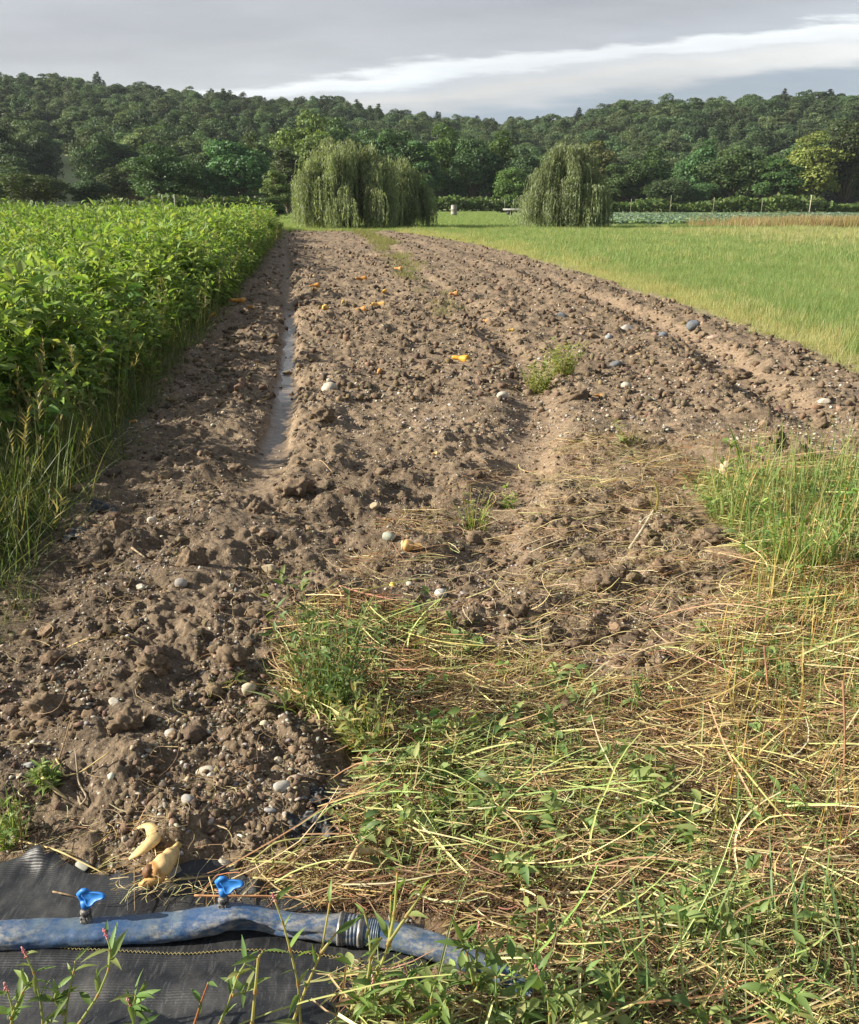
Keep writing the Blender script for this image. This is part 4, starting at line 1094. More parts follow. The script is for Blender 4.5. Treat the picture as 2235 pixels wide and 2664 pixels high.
b = N(t, 'ShaderNodeBump'); b.inputs['Strength'].default_value = .3; b.inputs['Distance'].default_value = .0015
t.links.new(math_n(t, 'ADD', wv, nzf(90)), b.inputs['Height']); t.links.new(b.outputs[0], p.inputs['Normal']); t.links.new(p.outputs[0], o.inputs[0])
fr = empty('ground_fabric', (-.9, 1.3, 0), 'black woven ground fabric with yellow stitching, dusty, under the blue hose', 'ground cover fabric')
fb_ = MB(); fb_.add(np.stack([X + .9, Y - 1.3, Z], -1).reshape(-1, 3), F, (.02, .02, .02)); fo = fb_.build('cloth', M_FAB, fr)
M_THREAD = surf_mat('yellow_thread', .7, .2, 200, .2, .1, 300, .0005)
def stitch(pts):
    P = GP(pts); L = np.concatenate([[0], np.cumsum(np.hypot(*np.diff(P, axis=0).T))])
    m_ = int(L[-1] / .0042); s_ = np.linspace(0, L[-1], m_)
    x = np.interp(s_, L, P[:, 0]); y = np.interp(s_, L, P[:, 1]) + .0024 * (np.arange(m_) % 2 * 2 - 1)
    mb = MB(); tube(mb, np.stack([x + .9, y - 1.3, fab_z(x, y) + .0022], -1), .0008, 5, (.40, .33, .12)); mb.build('stitching', M_THREAD, fr)
stitch([(-700, 2276), (0, 2282), (100, 2284), (205, 2290)])
stitch([(470, 2302), (520, 2293), (575, 2286), (640, 2308)])
stitch([(-500, 2500), (-100, 2475), (80, 2478), (200, 2492), (480, 2500), (620, 2492), (760, 2490), (850, 2500), (905, 2508)])

# ------------------------------------------------------------------ blue lay-flat hose
HP = [(-900, 2462, .038, .024), (-400, 2452, .038, .024), (0, 2440, .037, .024), (200, 2431, .036, .023), (400, 2421, .036, .023), (520, 2411, .036, .026), (600, 2404, .035, .029), (660, 2406, .034, .029), (720, 2416, .032, .026), (780, 2420, .030, .026),
      (850, 2424, .030, .029), (930, 2431, .030, .029), (1000, 2438, .032, .027), (1080, 2450, .032, .025), (1160, 2478, .029, .023), (1240, 2508, .026, .019), (1310, 2540, .022, .015), (1400, 2590, .020, .012)]
hx = np.array([G(a, b + 4, .025) for a, b, _, _ in HP]); ha = np.array([h_[2] for h_ in HP]); hb = np.array([h_[3] for h_ in HP])
L = np.concatenate([[0], np.cumsum(np.hypot(*np.diff(hx, axis=0).T))])
K = 520; ls = np.linspace(0, L[-1], K)
def sm(a, k=9): return np.convolve(np.pad(a, k // 2, mode='edge'), np.ones(k) / k, 'valid')
cx_, cy_ = sm(np.interp(ls, L, hx[:, 0]), 21), sm(np.interp(ls, L, hx[:, 1]), 21)
aa, bb = sm(np.interp(ls, L, ha), 15), sm(np.interp(ls, L, hb), 15)
T = unit(np.gradient(np.stack([cx_, cy_, 0 * cx_], -1), axis=0)); sdv = np.stack([-T[:, 1], T[:, 0], 0 * cx_], -1)
n = 56; th = np.arange(n) / n * 2 * np.pi
ct, st = np.cos(th), np.sin(th)
ex = np.sign(ct) * np.abs(ct) ** .9; ez = np.sign(st) * np.abs(st) ** .95
AA = aa[:, None] * ex[None] * .92; BB = bb[:, None] * ez[None] * .92
sx_of = np.interp(ls, L, [h_[0] for h_ in HP])
u_ = sx_of[:, None]; v__ = th[None]
# buckle where the hose creases: front flank caves in along a slanting fold
def gs(x, c, w): return np.exp(-((x - c) / w) ** 2)
front = np.clip(-ex[None], 0, 1)
crease = gs(u_, 700 + 60 * ez[None], 90) * ss(.55, .2, ez[None]) * front ** .35
fold2 = gs(u_, 640 + 90 * (ez[None] + .2), 16) * (ez[None] > -.8) * front ** .4; fold3 = gs(u_, 780 - 60 * ez[None], 14) * front ** .4
ridge_ = gs(u_ + 0 * th[None], 650, 55) * gs(ez[None], .55, .35) * front
wr = fbm(u_ / 90 + 0 * v__, v__ * 1.2 + 0 * u_, 401, 3) * .010 + fbm(u_ / 30 + 0 * v__, v__ * 1.5 + 0 * u_, 402, 3) * .004
AA = AA * (1 - .95 * crease) + .008 * ridge_
AA = AA * (1 - .22 * fold2 - .15 * fold3) 
BB = BB * (1 - .15 * crease) + .012 * ridge_ + .008 * gs(u_, 590, 60) * np.clip(ez[None], 0, 1) - .010 * gs(u_, 735, 45) * np.clip(ez[None], 0, 1) * front
rad = 1 + wr / .035
zb = bb + .010 + sm(np.maximum(near_z(cx_, cy_), 0), 31) * .5
Vh = np.stack([cx_, cy_, zb], -1)[:, None, :] + sdv[:, None, :] * (AA * rad)[..., None] + np.array([0, 0, 1.])[None, None] * (BB * rad)[..., None]
Vh[..., 2] = np.maximum(Vh[..., 2], .006 + .4 * np.clip(near_z(cx_, cy_), -.01, .03)[:, None])
i, j = np.meshgrid(np.arange(K - 1), np.arange(n), indexing='ij')
F = np.stack([i * n + j, i * n + (j + 1) % n, (i + 1) * n + (j + 1) % n, (i + 1) * n + j], -1).reshape(-1, 4)
M_HOSE, t, o = new_mat('blue_hose_skin')
tcn = N(t, 'ShaderNodeTexCoord'); p = N(t, 'ShaderNodeBsdfPrincipled'); p.inputs['Roughness'].default_value = .42; p.inputs['Specular IOR Level'].default_value = .4
d1 = ramp(t, nzf(5, 8, (1, 1.6, 1)), [(.44, (0, 0, 0)), (.62, (1, 1, 1))]); d2 = ramp(t, nzf(95, 9, (.5, 1, 1)), [(.38, (0, 0, 0)), (.66, (1, 1, 1))])
df = math_n(t, 'MULTIPLY', math_n(t, 'MULTIPLY_ADD', d1, .75, .12), d2)
c = mixc(t, ramp(t, nzf(22, 5, (1, .6, 1)), [(.38, (0, 0, 0)), (.66, (1, 1, 1))]), (.024, .066, .155), (.075, .112, .155))
c = mixc(t, df, c, (.33, .30, .24))
sc2 = ramp(t, nzf(5, 3), [(.50, (0, 0, 0)), (.62, (1, 1, 1))]); c = mixc(t, math_n(t, 'MULTIPLY', sc2, .45), c, (.055, .065, .08))
t.links.new(c, p.inputs['Base Color']); t.links.new(math_n(t, 'MULTIPLY_ADD', df, .4, .38), p.inputs['Roughness'])
b = N(t, 'ShaderNodeBump'); b.inputs['Strength'].default_value = .35; b.inputs['Distance'].default_value = .002
wv2 = wave(110, 'X', 1.0)
t.links.new(math_n(t, 'ADD', nzf(60), math_n(t, 'MULTIPLY', wv2, .12)), b.inputs['Height']); t.links.new(b.outputs[0], p.inputs['Normal']); t.links.new(p.outputs[0], o.inputs[0])
ho = (-.5, 1.44, 0)
hr = empty('irrigation_hose', ho, 'dusty blue lay-flat hose crossing the black fabric, creased, with a clamped joint', 'hose')
mb = MB(); mb.add((Vh - np.array(ho)).reshape(-1, 3), F, (1, 1, 1)); mb.build('hose_tube', M_HOSE, hr)
def hose_at(px):
    k = int(np.argmin(np.abs(sx_of - px))); return k
M_STEEL = surf_mat('clamp_steel', .38, .5, 60, .3, .2, 200, .0006, attr=False, col=(.30, .29, .27), metal=.6)
def band_ring(name, px, half, off, mat, parent, slots=False, grooves=0):
    k0 = hose_at(px); ks = []
    P0 = np.stack([cx_, cy_, zb], -1)
    tvec = T[k0]
    prof = [(-half, -.001), (-half, off), (half, off), (half, -.001)] if not grooves else [(-half + 2 * half * q_ / (grooves * 4), off + .0011 * math.sin(q_ / 4 * 6.283)) for q_ in range(grooves * 4 + 1)]
    V = []
    sec = Vh[k0] - P0[k0]
    sec = sec / 1.0
    for dx, do in prof:
        rr_ = np.linalg.norm(sec, axis=1, keepdims=True); V.append(P0[k0] + tvec * dx + sec * (1 + do / rr_) - np.array(ho))
    V = np.array(V); m_ = len(prof)
    i, j = np.meshgrid(np.arange(m_ - 1), np.arange(n), indexing='ij')
    F = np.stack([i * n + j, i * n + (j + 1) % n, (i + 1) * n + (j + 1) % n, (i + 1) * n + j], -1).reshape(-1, 4)
    mb = MB(); mb.add(V.reshape(-1, 3), F, (1, 1, 1)); ob = mb.build(name, mat, parent, smooth=bool(grooves))
    if slots:
        sl = MB()
        for q_ in range(0, n):
            a_, b_ = sec[q_], sec[(q_ + 1) % n]
            if sec[q_][2] < -.01: continue
            for f_ in (.25, .75):
                c_ = P0[k0] + a_ + (b_ - a_) * f_; nn_ = unit(c_ - P0[k0]); e = unit(b_ - a_)
                c_ = c_ + nn_ * (off + .0006) - np.array(ho)
                sl.add([c_ - tvec * half * .62 - e * .0006, c_ + tvec * half * .62 - e * .0006, c_ + tvec * half * .62 + e * .0006, c_ - tvec * half * .62 + e * .0006], [[0, 1, 2, 3]], (.02, .02, .02))
        sl.build('slots', M_DARK, ob, smooth=False)
    return ob
M_DARK = surf_mat('dark_rubber', .6, .3, 50, .3, .2, 120, .0008, attr=False, col=(.03, .03, .032))
M_BLUEP = surf_mat('blue_plastic', .5, .35, 40, .1, .06, 200, .0004, attr=False, col=(.024, .17, .50))
M_STEM = surf_mat('dusty_black_plastic', .6, .3, 90, .4, .3, 160, .001, attr=False, col=(.05, .05, .052), col2=(.24, .22, .19), c2thr=(.48, .60))
band_ring('hose_cuff', 914, .0200, .0014, M_HOSE, hr, grooves=5)
band_ring('hose_cuff', 972, .0120, .0014, M_HOSE, hr, grooves=5)
band_ring('hose_clamp', 890, .0062, .0034, M_STEEL, hr, slots=True)
band_ring('hose_clamp', 942, .0062, .0034, M_STEEL, hr, slots=True)
def valve(px, topx, topy, lab):
    k = hose_at(px); base = np.array([cx_[k], cy_[k] + .012, zb[k] + bb[k] * .85])
    vr = empty('outlet_valve', tuple(base - np.array(ho)), None, None); vr.parent = hr
    H_ = .040
    ax = unit(np.array([.05, .18, 1.0]))
    sb = MB(); s_ = np.array([0, .02, .22, .25, .40, .44, .60, .63, .85, 1.0]) * H_; rr_ = [.013, .013, .0125, .0085, .0085, .0115, .0115, .0080, .0080, .0070]
    tube(sb, ax[None] * s_[:, None], rr_, 14, (1, 1, 1)); tube(sb, [(-.006, -.006, .0), (-.0065, -.008, .012)], .0022, 6, (1, 1, 1)); tube(sb, [(.008, -.006, .0), (.0085, -.009, .015)], .0022, 6, (1, 1, 1))
    sb.build('valve_body', M_STEM, vr)
    # handle: a rounded two-winged paddle, standing on edge, tilted
    out = [(.0, .52), (.03, .62), (.12, .67), (.25, .63), (.45, .53), (.7, .48), (.92, .40), (1.0, .30), (.97, .19), (.82, .16), (.64, .16), (.52, .10), (.42, .01), (.30, -.03), (.18, .02), (.13, .12), (.14, .24), (.10, .34), (.02, .43)]
    o_ = (np.array(out) - [.32, .25]) * .055
    m_ = len(o_); t_ = np.arange(m_ + 1); oo = np.vstack([o_, o_[:1]]); fine_t = np.linspace(0, m_, 76)[:-1]
    ox = np.interp(fine_t, t_, oo[:, 0]); oz = np.interp(fine_t, t_, oo[:, 1])
    for _ in range(3): ox = (np.roll(ox, 1) + ox * 2 + np.roll(ox, -1)) / 4; oz = (np.roll(oz, 1) + oz * 2 + np.roll(oz, -1)) / 4
    hb_ = MB(); c0 = np.array([ox.mean(), oz.mean()]); th_ = .0036; rings = [(-th_, .88), (-th_ * .6, .97), (0, 1.0), (th_ * .6, .97), (th_, .88), (th_, .80), (th_ * .62, .74), (th_ * .62, .0)]
    V = []
    rings = [(-th_ * .6, .0), (-th_ * .6, .76), (-th_, .82)] + rings
    for d_, s_2 in rings: V.append(np.stack([c0[0] + (ox - c0[0]) * s_2, np.full_like(ox, -d_), c0[1] + (oz - c0[1]) * s_2], -1))
    V = np.array(V); q_ = len(ox); i, j = np.meshgrid(np.arange(len(rings) - 1), np.arange(q_), indexing='ij')
    F = np.stack([i * q_ + j, i * q_ + (j + 1) % q_, (i + 1) * q_ + (j + 1) % q_, (i + 1) * q_ + j], -1).reshape(-1, 4)
    R_ = np.array(Matrix.Rotation(math.radians(-14), 3, 'Y') @ Matrix.Rotation(math.radians(-28), 3, 'X'))
    hb_.add(V.reshape(-1, 3) @ R_.T, F, (1, 1, 1))
    # the second, shorter wing behind
    hd_ = hb_.build('valve_handle', M_BLUEP, vr, loc=tuple(ax * H_ + np.array([.012, -.004, .014])))
    w2_ = MB(); tube(w2_, np.array([(-.006, .008, -.016), (-.020, .010, -.006), (-.024, .010, .006), (-.016, .009, .015), (-.004, .008, .018)]), [.006, .007, .007, .006, .004], 10, (1, 1, 1)); tube(w2_, [(-.012, .004, -.022), (-.012, .004, -.006)], [.010, .010], 14, (1, 1, 1))
    w2_.build('handle_hub', M_BLUEP, vr, loc=tuple(ax * H_ + np.array([.012, -.004, .014])))
    vr['label'] = lab
valve(224, 245, 2320, 'left blue-handled outlet valve')
valve(582, 600, 2292, 'right blue-handled outlet valve')

# ------------------------------------------------------------------ scraps of black plastic film
def film(pts, label, seed, hgt=.03):
    P = GP(pts); c = P.mean(0); z = tz(*c); rng = np.random.default_rng(seed)
    g_ = 44; u1 = np.linspace(0, 1, g_); U, Vv = np.meshgrid(u1, u1)
    a, b, c_, d = [P[k] for k in range(4)]
    XY = ((1 - U) * (1 - Vv))[..., None] * a + (U * (1 - Vv))[..., None] * b + (U * Vv)[..., None] * c_ + ((1 - U) * Vv)[..., None] * d
    x, y = XY[..., 0], XY[..., 1]
    x = x + .015 * fbm(U * 5, Vv * 5, seed, 3); y = y + .02 * fbm(U * 5, Vv * 5, seed + 1, 3)
    zt = near_z(x, y) + .012 + hgt * (np.abs(fbm(U * 2.5, Vv * 2.5, seed + 2, 3)) * 2.2 + .8 * np.sin(U * 3.1) * (Vv > .5) * (Vv - .5))
    i, j = np.meshgrid(np.arange(g_ - 1), np.arange(g_ - 1), indexing='ij')
    F = np.stack([i * g_ + j, i * g_ + j + 1, (i + 1) * g_ + j + 1, (i + 1) * g_ + j], -1).reshape(-1, 4)
    mb = MB(); mb.add(np.stack([x, y, zt], -1).reshape(-1, 3), F, (.02, .022, .026))
    tag(mb.build('plastic_scrap', M_FILM), label, 'plastic scrap')
M_FILM = surf_mat('black_film', .5, .3, 30, .3, .3, 60, .003, col2=(.10, .09, .08), c2thr=(.56, .66))
film([(762, 2230), (880, 2225), (890, 2172), (755, 2168)], 'crumpled black plastic film poking up above the straw and the hose', 31, .035)
film([(810, 2140), (895, 2142), (890, 2108), (815, 2108)], 'black plastic strip half buried behind the crumpled film', 32, .02)
film([(230, 1345), (300, 1350), (300, 1310), (240, 1310)], 'torn dark plastic film on the left bank by the grass', 33, .03)
film([(165, 1425), (235, 1425), (230, 1395), (170, 1395)], 'small dark plastic shred lower on the left bank by the grass', 34, .02)

# ------------------------------------------------------------------ leafy crop on the left
def leaves(mb, base, d, L, W_, col, droop, K=6, fold=.35, rng=RNG):
    """ovate pointed leaves: base (n,3), outward direction d (n,3), length, half width"""
    n = len(base); t = np.linspace(0, 1, K)
    out = unit(d); horiz = unit(out * [1, 1, 0] + 1e-4); el0 = np.arcsin(np.clip(out[:, 2], -1, 1))
    ang = el0[:, None] - droop[:, None] * t[None]
    ds = L[:, None] / (K - 1)
    hx = np.concatenate([np.zeros((n, 1)), np.cumsum(np.cos(ang[:, :-1]) * ds, 1)], 1); hz = np.concatenate([np.zeros((n, 1)), np.cumsum(np.sin(ang[:, :-1]) * ds, 1)], 1)
    Cn = base[:, None] + horiz[:, None] * hx[..., None]; Cn[..., 2] += hz
    prof = np.interp(t, [0, .12, .35, .65, 1], [.06, .62, 1.0, .62, .02])
    side = np.stack([-horiz[:, 1], horiz[:, 0], np.zeros(n)], -1); rl = rng.normal(0, .5, n)
    side = side * np.cos(rl)[:, None] + np.array([0, 0, 1.]) * np.sin(rl)[:, None]
    ribbons(mb, Cn, W_[:, None] * prof[None], side, col, fold=fold)
CROPC = [(.205, .295, .065), (.24, .335, .08), (.16, .25, .055), (.29, .36, .11), (.125, .20, .05)]
def crop_plant(seed, H=1.05, nst=5, big=1.0):
    rng = np.random.default_rng(seed); mb = MB()
    for s in range(nst):
        a = rng.uniform(0, 6.28); ln = rng.uniform(.05, .42); h = H * rng.uniform(.72, 1.04)
        t = np.linspace(0, 1, 7)[:, None]
        st = np.concatenate([np.cos(a) * ln * h * t ** 1.2 * .8, np.sin(a) * ln * h * t ** 1.2 * .8, h * t], 1) + rng.normal(0, .01, (7, 3)) * t
        tube(mb, st, np.linspace(.006, .0025, 7), 5, (.16, .22, .06), cap=False)
        nl = int(rng.integers(12, 17)); f = np.linspace(.12, 1.0, nl) + rng.normal(0, .02, nl); f = np.clip(f, .08, 1)
        B = np.stack([np.interp(f, t[:, 0], st[:, i]) for i in range(3)], -1)
        az = np.arange(nl) * 2.4 + rng.uniform(0, 6)
        el = np.interp(f, [0, .8, 1], [.2, .45, 1.0]) + rng.normal(0, .2, nl)
        d = np.stack([np.cos(az) * np.cos(el), np.sin(az) * np.cos(el), np.sin(el)], -1)
        L = np.interp(f, [0, .5, .9, 1], [.15, .20, .175, .10]) * rng.uniform(.7, 1.25, nl) * big
        B2 = B + d * .018
        leaves(mb, B2, d, L, L * rng.uniform(.16, .235, nl), pal(CROPC, nl, rng, .14), rng.uniform(.5, 1.5, nl), rng=rng)
    return unlinked('crop%d' % seed, mb, M_CROP)
crops = [crop_plant(60 + i, 1.0 + .05 * (i % 3)) for i in range(8)]
rng = np.random.default_rng(66)
X, Y = jgrid(-40, 0, 2.6, 50.5, .23, rng)
D = -pl_dist(X, Y, CROP_E)
edge = .16 + .75 * fbm(Y / 1.2, Y * 0, 601, 2) * ss(60, 5, Y) - .25 * ss(8, 20, Y)
ok = (D > edge) & (X < 0) & (X > -.70 * Y - 2.2) & (Y < 49.5 + .5 * np.sin(X)) & ~((Y < 4.5) & (D < 1.0 + .55 * (4.5 - Y)))
far_thin = rng.random(len(X)) < np.clip(1.25 - Y / 60, .45, 1)
ok &= far_thin
X, Y, D = X[ok], Y[ok], D[ok] - edge[ok]
Z = terr(X, Y, detail=False); n = len(X)
s_ = .90 * rng.uniform(.86, 1.12, n) * (.60 + .40 * ss(0, .7, D)) * (1 + .55 * fbm(X / 1.3, Y / 1.3, 602, 3)) * (1 + .5 * np.maximum(rng.random(n) - .93, 0) / .07 * .5) * rng.uniform(.85, 1.12, n) * (1 + .0018 * np.minimum(Y, 50) * 1.3)
lean = .35 * ss(.5, 0, D)
scatter('leafy_crop', crops, np.stack([X, Y, Z - .02], -1), np.stack([rng.normal(0, .09, n), lean + rng.normal(0, .09, n), rng.uniform(0, 6.28, n) * 0 + rng.uniform(0, 6.28, n)], -1), s_, rng.integers(0, 8, n),
        'dense knee to waist high leafy green crop filling the left side of the field', 'crop')

# ------------------------------------------------------------------ grasses by instanced tufts
def tuft(seed, n, rad, h, cols, wid=.0022, lean=.35, curve=.8, K=4, wts=None, heads=0):
    rng = np.random.default_rng(seed); mb = MB()
    a = rng.uniform(0, 6.28, n); r = rad * np.sqrt(rng.random(n))
    base = np.stack([r * np.cos(a), r * np.sin(a), np.full(n, -.01)], -1)
    blades(mb, base, rng.uniform(0, 6.28, n), h * rng.uniform(.45, 1.1, n), np.abs(rng.normal(0, lean, n)), rng.normal(0, curve, n) * .6 + .3, wid * rng.uniform(.6, 1.4, n), pal(cols, n, rng, .15, wts), K, rng=rng)
    if heads:
        for k in range(heads):
            aa = rng.uniform(0, 6.28); rr_ = rad * rng.random(); hh_ = h * rng.uniform(1.0, 1.35)
            p0 = np.array([rr_ * math.cos(aa), rr_ * math.sin(aa), 0]); tip = p0 + [rng.normal(0, .18) * hh_, rng.normal(0, .18) * hh_, hh_]
            m_ = 16; f = np.linspace(.72, 1, m_); B = p0 + (tip - p0) * f[:, None]
            blades(mb, np.array([p0]), np.array([math.atan2(tip[1] - p0[1], tip[0] - p0[0])]), np.array([hh_]), np.array([.15]), np.array([.05]), np.array([wid * .5]), np.array([[.25, .24, .10]]), K, rng=rng)
            blades(mb, B, rng.uniform(0, 6.28, m_), np.full(m_, .02), np.full(m_, .7), np.full(m_, .3), np.full(m_, wid * .8), pal([(.30, .26, .13), (.25, .22, .10)], m_, rng), 4, rng=rng)
    return unlinked('tuft%d' % seed, mb, M_GRASS, False)
GRN = [(.165, .255, .080), (.215, .30, .105), (.13, .215, .065), (.25, .33, .12), (.32, .36, .15)]
YLW = [(.42, .41, .19), (.50, .45, .24), (.32, .37, .15), (.42, .34, .18), (.22, .31, .10)]
TAN_ = [(.44, .41, .22), (.38, .34, .17), (.30, .35, .14), (.26, .32, .12)]
RED_ = [(.22, .12, .07), (.34, .23, .13), (.46, .38, .22), (.24, .27, .11), (.30, .30, .13)]
TG = [tuft(100 + i, 120, .16, .20, GRN, .0018) for i in range(4)]
TY = [tuft(110 + i, 90, .15, .20, YLW, .0022, .5) for i in range(4)]
TF = [tuft(120 + i, 190, .42, .22, GRN, .0042) for i in range(3)]
TT = [tuft(130 + i, 110, .42, .34, TAN_, .0065) for i in range(2)]
TR = [tuft(140 + i, 110, .40, .55, RED_, .0080, .2, .4) for i in range(2)]
prots = TG + TY + TF + TT + TR
rng = np.random.default_rng(77)
PX, PY, PI, PS = [], [], [], []
def gadd(x, y, idx, s): PX.append(x); PY.append(y); PI.append(idx); PS.append(s)
X, Y = jgrid(0, 16, 5.5, 20, .125, rng); d = pl_dist(X, Y, GRASS_E) + .30 * fbm(X / .5, Y / .5, 611, 3)
ok = (d > .02) & (X < .60 * Y + .6); X, Y, d = X[ok], Y[ok], d[ok]
yel = rng.random(len(X)) < np.clip(1.0 - (d - .35) * 1.15 + .8 * fbm(X / 1.2, Y / 1.2, 612, 2), .10, .97)
gadd(X, Y, np.where(yel, rng.integers(4, 8, len(X)), rng.integers(0, 4, len(X))), rng.uniform(.65, 1.15, len(X)) * (.55 + .5 * ss(0, .8, d)) * (1 + .35 * fbm(X / .9, Y / .9, 613, 2)))
X, Y = jgrid(-5, 36, 20, 48, .27, rng); d = pl_dist(X, Y, GRASS_E) + .35 * fbm(X, Y, 614, 2)
ok = (d > .0) & (X < .60 * Y + .6); X, Y, d = X[ok], Y[ok], d[ok]
yel = rng.random(len(X)) < np.clip(1.0 - (d - .5) * .9, .10, .95)
tb = np.exp(-((Y - 37 - .12 * (X - 15)) / 6) ** 2) * ss(9, 18, X + 6 * fbm(X / 9, Y / 9, 53, 3)); tan = rng.random(len(X)) < tb * .75
idx = np.where(yel, rng.integers(4, 8, len(X)), rng.integers(8, 11, len(X))); idx = np.where(tan, rng.integers(11, 13, len(X)), idx)
gadd(X, Y, idx, rng.uniform(.5, 1.15, len(X)) * (1 + .8 * fbm(X / 2.2, Y / 3, 616, 3)) * np.where(yel & ~tan, 1.5, 1.0) * (.6 + .4 * ss(0, 1, d)))
X, Y = jgrid(-45, 75, 48, 128, .75, rng)
ok = (X < .60 * Y + .6) & (X > -.12 * Y - 6) & ~((Y > 58) & (X > 9)); X, Y = X[ok], Y[ok]
rb = np.exp(-((Y - 53) / 4.5) ** 2) * ss(15, 24, X); red = rng.random(len(X)) < rb * .8
gadd(X, Y, np.where(red, rng.integers(13, 15, len(X)), rng.integers(8, 11, len(X))), rng.uniform(.8, 1.3, len(X)) * np.where(red, 1.25, 1.1))
X, Y = jgrid(10, 45, 49, 58, .38, rng); ok = (rng.random(len(X)) < .55 * ss(15, 25, X)) & (X < .6 * Y); X, Y = X[ok], Y[ok]
gadd(X, Y, rng.integers(13, 15, len(X)), rng.uniform(.7, 1.5, len(X)))
X, Y = jgrid(-8.5, 2, 45.6, 48.2, .22, rng)   # rank grass along the far headland
gadd(X, Y, np.where(rng.random(len(X)) < .5, rng.integers(4, 8, len(X)), rng.integers(8, 11, len(X))), rng.uniform(.5, 1.0, len(X)))
X, Y, I_, Sx = map(np.concatenate, (PX, PY, PI, PS)); n = len(X)
scatter('meadow_grass', prots, np.stack([X, Y, terr(X, Y, detail=False) - .01], -1), np.stack([rng.normal(0, .08, n), rng.normal(0, .08, n), rng.uniform(0, 6.28, n)], -1), Sx, I_,
        'green meadow grass on the right, yellow along the ploughed soil, tan and reddish farther off', 'grass')
# weedy grass strip under the edge of the crop and along the middle track
TW = [tuft(150 + i, 70, .13, .17, [(.10, .15, .04), (.14, .19, .05), (.18, .19, .08), (.075, .11, .03), (.28, .26, .12)], .0017, .7, 1.2, 5, heads=1) for i in range(5)]
TC = [tuft(160 + i, 60, .10, .10, [(.15, .20, .06), (.20, .22, .08), (.26, .22, .10)], .0016, .6, 1.0, 4) for i in range(3)]
X, Y = jgrid(-9, 0, 1.9, 47, .10, rng); d = -pl_dist(X, Y, CROP_E)
wd_ = .55 + .3 * fbm(Y / .8, Y * 0, 621, 2)
keep = (d > -.10 + .3 * fbm(X / .25, Y / .25, 622, 2)) & (d < np.where(Y < 6, 1.6, wd_ + .25)) & (rng.random(len(X)) < np.where(Y < 12, .75, .45)) & (X > -.7 * Y - .6)
X1, Y1, d1 = X[keep], Y[keep], d[keep]; I1 = rng.integers(0, 5, len(X1)); S1 = rng.uniform(.5, 1.2, len(X1)) * (.55 + .7 * ss(-.1, .5, d1)) * (1 + Y1 / 60)
X, Y = jgrid(-6, 3, 9.3, 46, .14, rng); dm = pl_dist(X, Y, MID)
clump = fbm(X / .9, Y / 1.8, 625, 2)
keep = (np.abs(dm + .1) < .42) & (clump > np.where(Y < 17, .04, -.02)) & (rng.random(len(X)) < .6) & ((Y > 15) | ((Y > 9.6) & (Y < 13.2))) & (rng.random(len(X)) < .55)
X2, Y2 = X[keep], Y[keep]; I2 = np.where(Y2 > 19, 5 + rng.integers(0, 3, len(X2)), 5 + rng.integers(0, 3, len(X2))); S2 = rng.uniform(.7, 1.5, len(X2)) * (1 + Y2 / 40)
# taller seeding grasses leaning out of the crop
Y3 = 3.2 + 38 * rng.random(520) ** 1.7; X3 = np.interp(Y3, [p_[1] for p_ in CROP_E], [p_[0] for p_ in CROP_E]) - rng.uniform(.15, 1.3, 520)
X1 = np.concatenate([X1, X3]); Y1 = np.concatenate([Y1, Y3]); I1 = np.concatenate([I1, rng.integers(0, 5, 520)]); S1 = np.concatenate([S1, rng.uniform(1.4, 2.5, 520) * (1 + Y3 / 30)])
X = np.concatenate([X1, X2]); Y = np.concatenate([Y1, Y2]); n = len(X)
scatter('weedy_grass', TW + TC, np.stack([X, Y, terr(X, Y, detail=False) - .01], -1), np.stack([rng.normal(0, .1, n), rng.normal(0, .1, n), rng.uniform(0, 6.28, n)], -1), np.concatenate([S1, S2]), np.concatenate([I1, I2]),
        'thin weedy grass under the edge of the crop and along the middle track', 'grass')

# ------------------------------------------------------------------ cut straw and weeds in the foreground
def poly_pts(P, dens, rng, jit=.1):
    P = np.array(P); x0, y0 = P.min(0); x1, y1 = P.max(0); x0 = max(x0, -2.2); x1 = min(x1, 4.6); y0 = max(y0, .75); y1 = min(y1, 7.5)
    n = int((x1 - x0) * (y1 - y0) * dens); x = rng.uniform(x0, x1, n); y = rng.uniform(y0, y1, n)
    k = inpoly(x + jit * 2 * fbm(x * 3, y * 3, 71, 3), y + jit * 2 * fbm(x * 3, y * 3, 72, 3), P) & (np.abs(x) < .72 * y + .15) & hose_clear(x, y)
    return x[k], y[k]
def stalks(mb, x, y, z, L, az, tilt, wid, col, rng, K=5, bend=.20):
    """lying stalks: ribbon pairs crossed so that they have body from every side"""
    n = len(x); t = np.linspace(-.5, .5, K)
    kink = rng.normal(0, bend, n)[:, None] * (t[None] * 2) ** 2 * .5 + rng.normal(0, bend * .4, (n, 1)) * np.abs(t)[None]
    px = np.cos(az)[:, None] * t[None] * L[:, None] - np.sin(az)[:, None] * kink * L[:, None]
    py = np.sin(az)[:, None] * t[None] * L[:, None] + np.cos(az)[:, None] * kink * L[:, None]
    pz = np.sin(tilt)[:, None] * (t[None] + .5) * L[:, None] + rng.normal(0, .05, n)[:, None] * (.25 - t[None] ** 2) * L[:, None]
    Cn = np.stack([x[:, None] + px, y[:, None] + py, z[:, None] + pz], -1)
    prof = np.interp(np.linspace(0, 1, K), [0, .5, 1], [1, .95, .55])
    side = np.stack([-np.sin(az), np.cos(az), rng.normal(0, .35, n)], -1)
    Wd = wid[:, None] * prof[None]
    ribbons(mb, Cn, Wd, unit(side), col, fold=.9)
def hose_clear(x, y):
    yh = np.interp(x, hx[:, 0], hx[:, 1]); return (np.abs(y - yh + .005) > .085) | (x > G(1270, 2500)[0])
rng = np.random.default_rng(88)
